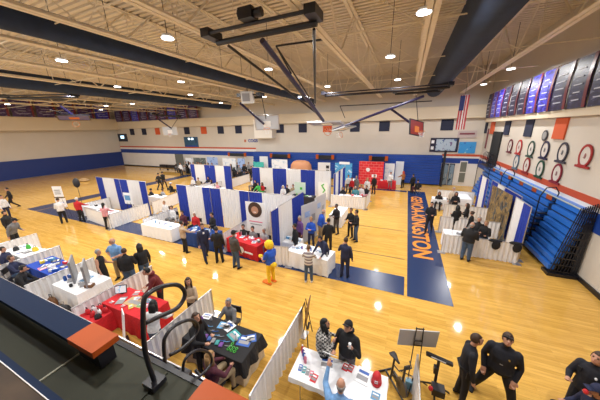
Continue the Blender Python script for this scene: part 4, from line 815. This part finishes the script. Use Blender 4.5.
    me=b.mesh('tmp',[]); o=bpy.data.objects.new('tmp',me); C.objects.link(o)
    md=o.modifiers.new('r','REMESH'); md.mode='VOXEL'; md.voxel_size=(.0125 if near else .02)*(1 if s>.8 else .8); md.use_smooth_shade=True
    sm=o.modifiers.new('s','SMOOTH'); sm.factor=.5; sm.iterations=2 if near else 1
    dg=bpy.context.evaluated_depsgraph_get(); nm=bpy.data.meshes.new_from_object(o.evaluated_get(dg)); bpy.data.objects.remove(o); nm.name='body'
    slots={'skin':0,'top':1,'pants':2,'shoe':3}; nm.materials.clear()
    for m in (sk(skin),cl(top),cl(pants),cl(shoes) if shoes in CC else BLACK): nm.materials.append(m)
    n=len(nm.polygons); cen=np.empty(n*3); nm.polygons.foreach_get('center',cen); cen=cen.reshape(-1,3)
    best=np.full(n,1e9); idx=np.zeros(n,int)
    for a,c,sl,r in bones:
        a=np.array(a);c=np.array(c); d=c-a; tt=np.clip(((cen-a)@d)/max(1e-9,d@d),0,1); ds=np.linalg.norm(cen-a-tt[:,None]*d,axis=1)-r
        m=ds<best; best[m]=ds[m]; idx[m]=slots[sl]
    hl=(cen-np.array(P(-.02)))@np.array(t); 
    if legs!='sit' and not skirt: idx[(idx==1)&(hl<-.03*s)&(np.abs(cen[:,0])<.16*s*w)]=2
    nm.polygons.foreach_set('material_index',idx.tolist()); nm.polygons.foreach_set('use_smooth',[True]*n)
    fr=R_(face)
    if anchor=='head':
        off=hd+Vector((0,0,0)); loc=(loc[0]-(off.x*math.cos(fr)-off.y*math.sin(fr)),loc[1]-(off.x*math.sin(fr)+off.y*math.cos(fr)),0)
    T=thing('person',label,cat,loc,fr,group)
    bo=bpy.data.objects.new('body',nm); C.objects.link(bo); bo.parent=T
    # hair
    hm=hr(hair) if hs!='none' else None
    if hs not in ('none','bald'):
        hb=MB(); rx,ry,rz=.088*s,.106*s,.128*s
        cut=(lambda m:(m.y>.035*s and m.z<.055*s) or m.z<-.06*s) if hs!='short' else (lambda m:(m.y>.03*s and m.z<.058*s) or m.z<-.035*s)
        if hs=='hoodie': cut=lambda m:(m.y>.05*s and m.z<.06*s and abs(m.x)<.07*s)
        hb.ell(hd+HM@Vector((0,-.008*s,.006*s)),(rx,ry,rz),16,12,0,HM,cut)
        if hs in('long','tied'):
            wv=.085 if hs=='long' else .035; ln=.36 if hs=='long' else .28
            hb.loft([[hd+HM@Vector((wv*k*s*math.cos(tt),-.075*s+.045*s*k*math.sin(tt),z*s)) for tt in np.linspace(0,2*math.pi,13)[:-1]] for z,k in ((.04,.8),(-.06,1.1),(-.18,1.05),(-ln+.06,.9),(-ln,.5))])
            if hs=='long':
                for q in (-1,1): hb.loft([[hd+HM@Vector((q*.078*s+.022*s*math.cos(tt),.0+.04*s*math.sin(tt),z*s)) for tt in np.linspace(0,2*math.pi,9)[:-1]] for z in (.04,-.08,-.22)])
        if hs=='bun': MB().ell(hd+HM@Vector((0,-.10*s,.06*s)),(.045*s,.045*s,.045*s),8,6).build('hair_bun',hm,T,smooth=True)
        ho=hb.build('hood' if hs=='hoodie' else 'hair',cl(top) if hs=='hoodie' else hm,T,smooth=True); sd=ho.modifiers.new('t','SOLIDIFY'); sd.thickness=.008; sd.offset=-1
    elif hs=='bald':
        hb=MB(); hb.ell(hd+HM@Vector((0,-.004*s,-.0*s)),(.083*s,.101*s,.12*s),16,12,0,HM,lambda m:m.z>.045*s or m.z<-.055*s or m.y>.02*s); ho=hb.build('hair',hm,T,smooth=True); sd=ho.modifiers.new('t','SOLIDIFY'); sd.thickness=.006; sd.offset=-1
    if cap:
        cb=MB(); cb.ell(hd+HM@Vector((0,-.005*s,.035*s)),(.094*s,.112*s,.105*s),16,10,0,HM,lambda m:m.z<.0); cb.loft([[hd+HM@Vector((.07*s*math.cos(tt),y*s,.04*s+.008*s*math.sin(tt))) for tt in np.linspace(0,2*math.pi,9)[:-1]] for y in (.08,.18)]); cb.build('cap',cl(cap),T,smooth=True)
    # face details
    fb=MB()
    for q in (-1,1):
        e=hd+HM@Vector((q*.030*s,.088*s,.012*s))
        MB().ell(e,(.013*s,.009*s,.009*s),8,6,0,HM).build('eye',mat('eye_dark',(.02,.015,.012),.2),T)
        if near: MB().box(e+HM@Vector((0,.006*s,.02*s)),(.032*s,.008*s,.007*s),yaw).build('eyebrow',hm or hr('brown'),T)
    MB().ell(hd+HM@Vector((0,.088*s,-.062*s)),(.024*s,.01*s,.007*s),8,6,0,HM).build('mouth',mat('lip_'+skin,tuple(c*k for c,k in zip(SK[skin],(.75,.5,.5))),.5),T)
    T['_h']=0; del T['_h']
    return T,[Vector(h) for h in hands],hd,P,f,s
CH0=[None]
FCM=mat('chair_grey_metal',(.12,.12,.13),.4,.4)
def chair(loc,face,label,col='black'):
    if CH0[0] is None:
        t=thing('folding_chair',label,'chair',loc,R_(face)); 
        MB().box((0,.0,.44),(.42,.42,.03)).build('seat',im('black'),t); MB().box((0,-.235,.74),(.42,.025,.24),rot=(-.12,0,0)).build('backrest',im('black'),t)
        for q in (-1,1): 
            MB().tube([(q*.21,.20,0),(q*.21,-.20,.5),(q*.2,-.25,.86)],.013,6).build('leg',FCM,t); MB().tube([(q*.19,-.24,0),(q*.19,.16,.43)],.013,6).build('leg',FCM,t)
        MB().tube([(-.2,-.16,.12),(.2,-.16,.12)],.01,6).build('stretcher',FCM,t)
        CH0[0]=t; return t
    t=copy_tree(CH0[0]); t.location=loc; t.rotation_euler=(0,0,R_(face)); t['label']=label; return t
def seated(label,p,face,chairlabel=None,**k):
    """p = world xy of the head"""
    k.setdefault('legs','sit'); H=k.get('H',1.7); k['H']=H
    r=person(label,(p[0],p[1],0),face,anchor='head',**k); l=r[0].location; fr=R_(face)
    chair((l[0]+math.sin(fr)*-.0,l[1],0),face,'folding chair under '+' '.join(label.split()[:13]))
    return r
def hx(u,v,z): return at(u,v,z)
def st(label,hu,hv,face,H=1.75,z=None,**k):
    p=hx(hu,hv,(z or H)-.115*H/1.75 if True else 0); return person(label,(p[0],p[1],0),face,H=H,anchor='head',**k)
def se(label,hu,hv,face,z=1.24,**k):
    p=hx(hu,hv,z-.08); return seated(label,p,face,**k)
def child(T,name,mb,m,smooth=False): return mb.build(name,m,T,smooth=smooth)
# ---- near people (head centre pixel)
r=st('person in black police uniform and short brown hair, turned right toward a colleague',477,339,-88,H=1.76,aL='down',aR='down',top='uniform',pants='uniform',hair='brown',near=1,lean=4,head=(0,-12))
T,h,hd,P,f,s=r; MB().box(P(.34)+Vector((-.225,0,0)),(.012,.07,.06)).build('sleeve_patch',PAPER,T); MB().tube([P(.02)+Vector((-.18,0,0)),P(.02)+Vector((-.1,.13,0)),P(.02)+Vector((.1,.13,0)),P(.02)+Vector((.18,0,0)),P(.02)+Vector((.1,-.13,0)),P(.02)+Vector((-.1,-.13,0)),P(.02)+Vector((-.18,0,0))],.022,6).build('duty_belt',BLACK,T); MB().box(P(.0)+Vector((.19,.02,-.06)),(.05,.09,.18)).build('holster',BLACK,T)
r=st('stocky person in black police uniform, hands in pockets, sunglasses pushed up on head',508,339,160,H=1.82,W=1.22,legs='wide',aL='pocket',aR='pocket',top='uniform',pants='uniform',hair='brown',near=1,head=(12,-20))
T,h,hd,P,f,s=r; MB().box(hd+Vector((0,.085,.10)),(.15,.03,.035)).build('sunglasses',im('black'),T); MB().ell(P(.34)+Vector((-.09,.15,0)),(.02,.008,.028),8,6).build('badge',mat('gold_badge',(.6,.45,.12),.3,.8),T); MB().ell(hd+Vector((0,.075,-.085)),(.042,.03,.04),8,6).build('beard',hr('brown'),T); MB().box(P(.2)+Vector((0,.17,0)),(.05,.01,.02)).build('name_tag',im('grey'),T)
b=MB(); b.tube([P(.0)+Vector((.21*math.cos(a),.165*math.sin(a),0)) for a in np.linspace(0,6.283,17)],.022,6); b.build('duty_belt',BLACK,T)
r=st('person in black uniform with shoulder radio at the right picture edge holding something red',598,358,130,H=1.76,W=1.05,aL='hold',aR='hold',top='uniform',pants='uniform',hair='brown',near=1,head=(0,-15))
T,h,hd,P,f,s=r; MB().box(P(.36)+Vector((.12,.13,0)),(.05,.03,.09)).build('radio',BLACK,T); MB().ell(h[0]+Vector((0,.02,.04)),(.04,.04,.05),8,6).build('red_cup',im('red'),T); MB().ell(P(.36)+Vector((-.1,.13,0)),(.02,.01,.03),8,6).build('badge',PAPER,T)
r=se('person in dark blue with a lime vest edge, seated low at the right picture corner',597,392,100,H=1.7,top='navy',pants='black',hair='black',aL='hold',aR='hold',near=1,cap='navy')
T=r[0]; MB().box(r[3](.25)+Vector((0,.13,0)),(.2,.02,.06)).build('lime_stripe',cl('lime'),T)
r=se('balding person in a light blue shirt seated at the white table, one hand raised',341,383,8,H=1.78,z=1.32,top='light blue',pants='jeans',hair='grey',hs='bald',aL='up',aR='table',near=1,sleeve=1,lean=14,W=1.22)
st('person in a black and white plaid jacket with long black hair beside the white table',325,323,-70,H=1.68,top='plaid',pants='black',hair='black',hs='long',aL='hold',aR='mouth',near=1,head=(-10,-15),W=1.28)
r=st('person in a black hooded jacket holding a white leaflet and a drink',348,326,165,H=1.76,W=1.2,top='black',pants='grey',hair='black',hs='short',aL='mouth',aR='hold',near=1,hood=True,head=(0,-28),cap='black')
T,h,hd,P,f,s=r; MB().box(h[1]+Vector((.02,.09,.05)),(.2,.01,.32),rot=(-.75,.2,0)).build('leaflet',PAPER,T); MB().cyl(h[0]+Vector((0,.02,-.02)),.03,.12,10).build('cup',PAPER,T)
se('grey-haired person in a grey cardigan and black skirt seated behind the black table',228,301,185,H=1.62,z=1.28,top='grey',pants='black',hair='grey',hs='short',aL='table',aR='table',near=1,skirt='skirt',head=(0,-15))
st('person in black with long brown hair standing at the near side of the black table',196,317,-95,H=1.66,top='black',pants='black',hair='brown',hs='long',aL='hold',aR='table',near=1,head=(0,-15),W=1.0)
se('blonde person in a maroon patterned vest with white sleeves seated at the black table',210,356,-20,H=1.65,z=1.24,top='maroon',pants='khaki',hair='blonde',hs='long',aL='table',aR='table',near=1,W=1.08)
st('person in a beige top and black trousers with long brown hair standing in the aisle',188,281,-165,H=1.63,W=.92,top='beige',pants='black',hair='brown',hs='long',aL='cross',aR='hold',near=1,head=(35,-8))
st('person in a white shirt with dark hair leaning over the near red table',153,303,20,H=1.64,W=1.0,top='white',pants='jeans',hair='black',hs='long',aL='reach',aR='reach',near=1,lean=12)
st('person in a dark red hooded jacket bending toward the near red table',146,270,150,H=1.74,W=1.15,top='dark red',pants='black',hair='black',hs='short',aL='reach',aR='hold',near=1,lean=18,hood=True,head=(0,-15))
st('bald person in a light blue polo shirt talking in the aisle',112,241,200,H=1.80,W=1.2,top='light blue',pants='khaki',hair='grey',hs='bald',aL='hold',aR='hip',sleeve=.5,near=1,head=(-20,-8))
st('person in a sleeveless black dress with grey hair next to the blue polo shirt',98,252,-60,H=1.66,top='black',pants='black',hair='grey',hs='short',aL='hold',aR='down',sleeve=0,near=1,skirt='dress',W=.95)
st('person in a bulky black jacket facing the blue polo shirt',124,251,35,H=1.70,W=1.3,top='black',pants='jeans',hair='brown',hs='short',aL='down',aR='hold',near=1)
st('person with long black hair in a black coat at the right of the aisle group',139,246,75,H=1.68,W=1.15,top='black',pants='jeans',hair='black',hs='long',aL='hold',aR='down',near=1)
st('hunched person in a grey jacket and dark cap at the left edge aisle',14,219,-60,H=1.72,W=1.2,lean=24,top='grey',pants='black',hair='black',hs='short',aL='hold',aR='down',cap='black',near=1)
st('person in a black coat just behind the grey-jacketed person',4,213,-50,H=1.7,W=1.25,top='black',pants='black',hair='black',hs='short')
st('person in a white shirt and dark trousers at the left picture edge',1,197,-70,H=1.72,top='white',pants='navy',hair='black')
st('person in black walking alone on the far left court',6.5,189,160,H=1.7,legs='walk',top='black',pants='black',hair='black',aL='swing',aR='swingf')
se('person in dark clothes leaning back at the upper left of the blue-clothed booth',3,250,-50,top='navy',pants='black',hair='black',near=1,W=1.1)
se('person in a dark jacket bent over the blue-clothed table at the left',23,268,-40,top='black',pants='black',hair='black',near=1,lean=18,aL='table',aR='table',W=1.1)
se('person in dark blue seated between the two others at the left booth',11,259,-45,top='navy',pants='jeans',hair='brown',near=0,aL='table',aR='table')
# ---- second row
st('person in a white shirt and dark trousers reading the white board sign',57.5,199.5,60,H=1.75,W=1.1,top='white',pants='black',hair='brown',aL='hold',aR='hold')
st('white-haired person in a red shirt at the left middle-row booth',76.5,199,20,H=1.68,W=1.2,top='red',pants='black',hair='white',aL='down',aR='reach')
st('person in a pink shirt and black trousers at the left middle-row booth',103,204.5,30,H=1.7,W=1.0,top='pink',pants='black',hair='black',hs='tied',aL='reach',aR='reach')
se('seated person in black, left of three behind the left middle-row booth',151,190,0,top='black',pants='black',hair='black')
se('seated person in pale blue, middle of three behind the left middle-row booth',162.5,190,0,top='light grey',pants='jeans',hair='brown')
se('seated person in black with a white cap, right of three behind the left middle-row booth',170.5,184,0,top='black',pants='black',hair='black',cap='white')
st('person in a black suit, left one of the pair walking on the empty floor',158,174,20,H=1.74,legs='walk',top='black',pants='black',hair='black',aL='swing',aR='swingf')
st('person in a black suit, right one of the pair walking on the empty floor',162.2,172.5,25,H=1.76,legs='walk',top='black',pants='black',hair='black',aL='swingf',aR='swing')
se('person in a cream shirt seated left behind the long white table',164,203,190,top='white',pants='grey',hair='blonde')
se('person in white seated right behind the long white table',171.5,208,180,top='white',pants='grey',hair='brown')
st('person in a beige jacket and black trousers at the end of the long white table',181.5,223,-20,H=1.66,W=1.05,top='beige',pants='black',hair='black',hs='short',aL='hold',aR='reach')
se('person in maroon with dark hair seated between the white and navy tables',182,213,190,top='maroon',pants='black',hair='black')
se('white-haired person in a red shirt seated behind the navy table',194.5,214.5,185,top='red',pants='black',hair='white',W=1.1)
st('person in black standing behind the right end of the navy table',211.5,214.5,170,H=1.66,top='black',pants='black',hair='black',aL='hold',aR='down')
r=st('person in a dark suit jacket and white shirt standing before the navy table',202,226,-120,H=1.80,W=1.08,legs='walk',top='navy',pants='navy',hair='brown',aL='hold',aR='down'); MB().box(r[3](.28)+Vector((0,.125,0)),(.07,.02,.34)).build('white_shirt_front',PAPER,r[0])
st('person in a black jacket standing between the suit and the brown-grey jacket',216,229,25,H=1.74,W=1.08,top='black',pants='black',hair='black',aL='hold',aR='down')
st('person in a brown-grey jacket and jeans with a cap facing the red table',233.5,233,-15,H=1.76,W=1.2,top='brown grey',pants='jeans',hair='black',aL='down',aR='down',cap='black')
se('person in black seated left behind the red table beside the portrait banner',243,227,185,top='black',pants='black',hair='black')
se('person in dark grey seated in the middle behind the red table',252.5,229,180,top='grey',pants='black',hair='black')
se('person in pale grey seated right behind the red table near the mascot',264,231,175,top='light grey',pants='grey',hair='grey')
# costumed figure: plain generic yellow bird suit
r=st('person in a plain yellow bird costume with blue shirt and orange feet',269,245,70,H=1.72,W=1.25,top='blue',pants='yellow',skin='light',hs='none',shoes='orange',aL='hold',aR='hold',sleeve=.5)
T,h,hd,P,f,s=r; ym=cl('yellow'); MB().ell(hd+Vector((0,.0,.02)),(.17,.18,.19),14,10).build('costume_head',ym,T,smooth=True); MB().tube([hd+Vector((0,.15,-.02)),hd+Vector((0,.26,-.04))],0,8,radii=[.07,.02]).build('beak',cl('orange'),T)
for q in (-1,1): MB().ell(hd+Vector((q*.06,.155,.06)),(.03,.02,.04),8,6).build('costume_eye',PAPER,T); MB().loft([[Vector((q*.12+.10*math.cos(a)*k,yy,.03+.03*math.sin(a))) for a in np.linspace(0,6.283,11)[:-1]] for yy,k in ((-.1,.6),(.1,1),(.28,1.3),(.32,.6))]).build('costume_foot',cl('orange'),T,smooth=True)
for q,hh in zip((-1,1),h): MB().ell(hh,(.08,.12,.07),10,7).build('costume_glove',ym,T,smooth=True)
MB().ell(P(-.05)+Vector((0,-.16,0)),(.13,.16,.10),10,7).build('tail',ym,T,smooth=True)
# ---- end booth / centre
st('blonde person in a bright blue jacket standing inside the end booth',311,219,180,H=1.68,top='blue',pants='navy',hair='blonde',aL='cross',aR='cross')
st('bald person in a royal blue polo and khaki trousers bending by the centre booth',323.5,211,-50,H=1.76,W=1.15,top='blue',pants='khaki',hair='grey',hs='bald',aL='down',aR='hold',lean=12)
st('person in black with khaki trousers standing at the centre white table',336.5,206,150,H=1.76,top='black',pants='brown grey',hair='black',skin='brown',aL='hold',aR='hold')
st('person in a black jacket and green scarf seen from behind in the end booth',328.5,220.5,20,H=1.74,top='black',pants='black',hair='black',aL='down',aR='hold')
st('person in a dark blue jacket bending over the end booth table',320,237,150,H=1.68,W=1.2,top='navy',pants='black',hair='black',lean=24,aL='reach',aR='reach')
st('person in a black jacket, left of the dark pair beside the centre table',351,210,150,H=1.68,top='black',pants='black',hair='brown',aL='hold',aR='hold')
st('person in a black top and jeans, right of the dark pair beside the centre table',356.5,212,120,H=1.74,top='black',pants='jeans',hair='black',aL='hold',aR='down')
st('person in a dark navy suit facing away on the blue floor strip',346,240,-5,H=1.72,W=1.1,top='navy',pants='navy',hair='brown',aL='mouth',aR='down')
st('person in a striped jumper and pale jeans at the front of the white table',308.5,247.5,10,H=1.58,W=1.05,top='stripe',pants='jeans',hair='lightbrown',aL='table',aR='table',shoes='white')
st('person in purple standing between the dark post and the display boards',299.5,218,150,H=1.66,top='purple',pants='maroon',hair='grey')
st('person in black with a red scarf beside the end drape of the middle row',294.5,226,130,H=1.70,W=1.05,top='black',pants='black',hair='black',skin='tan')
# ---- right side
st('police officer in black uniform walking on the lettered floor strip',432,204,165,H=1.78,W=1.1,legs='walk',top='uniform',pants='uniform',hair='black',aL='hold',aR='hold')
se('person in black with a black headscarf seated at the table beyond the officer',439.5,193.5,170,top='black',pants='black',hair='black',hs='long')
st('person in black with long dark hair at the back of the right-wall group',456.5,193.5,170,H=1.66,top='black',pants='black',hair='black',hs='long',aL='cross',aR='cross')
st('person in a black top with long hair at the front of the right-wall group',458,207,20,H=1.64,top='black',pants='black',hair='black',hs='long',aL='hold',aR='hold')
st('person in black with brown hair turned left in the right-wall group',467.5,205,80,H=1.62,top='black',pants='light grey',hair='brown',hs='long',aL='hold',aR='cross')
st('person in a grey skirt at the right of the long-haired group',472,213,60,H=1.55,top='black',pants='light grey',hair='brown',hs='bun',skirt='skirt')
st('pale person standing behind the long-haired group with grey hair',454,189,175,H=1.72,top='cream',pants='grey',hair='grey')
r=st('broad person in a black jacket and jeans seen from behind at the right skirted divider',472.5,224.5,-30,H=1.80,W=1.32,top='black',pants='jeans',hair='grey',hs='bald',aL='hold',aR='hold',lean=6)
st('grey-haired person in a dark jacket behind the skirted divider',479.5,219,160,H=1.72,W=1.1,top='black',pants='black',hair='grey',aL='hold',aR='hold')
st('blonde person in a black top behind the skirted divider by the camouflage backdrop',486.5,223,150,H=1.64,top='black',pants='jeans',hair='blonde',hs='bun',aL='hold',aR='hold')
# ---- far rows
st('person in a white coat beside the small red table by the doors',391,173,170,H=1.7,top='white',pants='grey',hair='black',aL='hold')
st('person in an orange-brown coat and pink hat at the small red table',403.5,172,40,H=1.68,top='orange brown',pants='black',hair='red',hs='long',aL='reach',aR='hold')
st('person in black by the end of the small red table',413.5,175,40,H=1.66,top='black',pants='black',hair='black',W=1.15)
se('person in black crouched at the right of the small red table',418,181,35,top='black',pants='maroon',hair='black')
st('person in black standing before the red grid backdrop',374.5,176,150,H=1.74,top='black',pants='black',hair='black')
st('blonde person in white before the red grid backdrop',367.5,179,175,H=1.66,top='white',pants='white',hair='blonde',hs='long')
se('person in a teal jacket seated low before the centre divider',355.5,188,180,top='teal',pants='teal',hair='grey',W=1.3)
se('person in white and red seated right of the teal jacket',361.5,187,175,top='white',pants='red',hair='brown')
se('person in black seated left of the teal jacket',343,188.5,185,top='black',pants='black',hair='black',hs='long')
se('person in black and pink seated at the right end of the seated row',366.5,187,150,top='black',pants='pink',hair='brown')
st('person in a grey coat standing behind the seated row near the red backdrop',356.5,177,170,H=1.72,top='grey',pants='grey',hair='grey')
st('person in a dark red top standing behind the seated row near the red backdrop',352,178.5,150,H=1.66,top='red',pants='navy',hair='black')
st('person in white with dark hair before the sky-blue display',348.5,176,170,H=1.68,top='white',pants='black',hair='black')
def crowd(lst,where,rows):
    for k,(u,v,c,pc,hc,sit,fc) in enumerate(lst):
        lab='%s person in %s, %s hair, %s, %s from left'%('seated' if sit else 'standing',c,hc,where,ORD[k])
        (se if sit else st)(lab,u,v,fc,top=c,pants=pc,hair=hc,hs='short' if k%3 else 'long',aL=('hold','down','table')[k%3],aR=('down','hold','reach')[k%3])
crowd([(176,165,'grey','black','brown',1,20),(180,163.5,'white','black','brown',0,200),(184,166,'light grey','grey','grey',1,160),(188,162,'black','black','black',0,160),(193,163,'black','black','black',0,200),(197,162.5,'black','navy','brown',0,150),(201,163.5,'black','black','black',0,190),(205,164,'white','black','black',0,170)],'by the grey patterned display',0)
crowd([(234,168,'black','black','black',1,20),(237,163.5,'black','jeans','brown',0,180),(241,162,'white','black','black',0,160),(245,165,'black','black','black',0,200),(248.5,163,'light grey','black','brown',0,175),(251,167,'black','navy','black',0,150)],'left of the teal display',0)
crowd([(192.5,178.5,'white','grey','white',1,190),(198,179,'khaki','grey','brown',1,180),(208,178,'black','black','black',1,170),(211,181,'black','khaki','brown',1,150),(217,183.5,'pink','white','blonde',1,170)],'before the short far-row drape',0)
crowd([(252.5,179,'white','grey','grey',1,170),(255,181.5,'black','black','black',1,190),(258,184,'green','black','black',1,180),(262,184,'red','green','brown',1,170)],'among far-row red displays',0)
crowd([(283,187,'white','black','white',1,185),(287,186.5,'black','purple','black',1,175),(293,186,'khaki','brown grey','black',1,180)],'at the blue lettered strip',0)
crowd([(247,197,'black','black','black',1,0)],'behind the middle-row drape',0)
for k,(u,Y,col,hc,fc) in enumerate(((186,24.6,'black','black',150),(190,24.0,'white','brown',200),(199,24.4,'black','black',170),(208,24.2,'grey','black',190),(212,24.6,'black','brown',150),(231,24.2,'black','black',160),(239,23.6,'grey','brown',200),(243.5,24.3,'black','black',180),(253,24.0,'black','brown',170))):
    x=xof(u,Y,1.6); person('standing person in %s, %s hair, in the back aisle before the displays, %s from left'%(col,hc,ORD[k]),(x,Y,0),fc,H=1.7+.02*(k%4),top=col,pants=['black','jeans','grey'][k%3],hair=hc,aL=['hold','down'][k%2],aR=['down','hold'][k%2],hs=['short','long'][k%2])
bpy.context.view_layer.update()
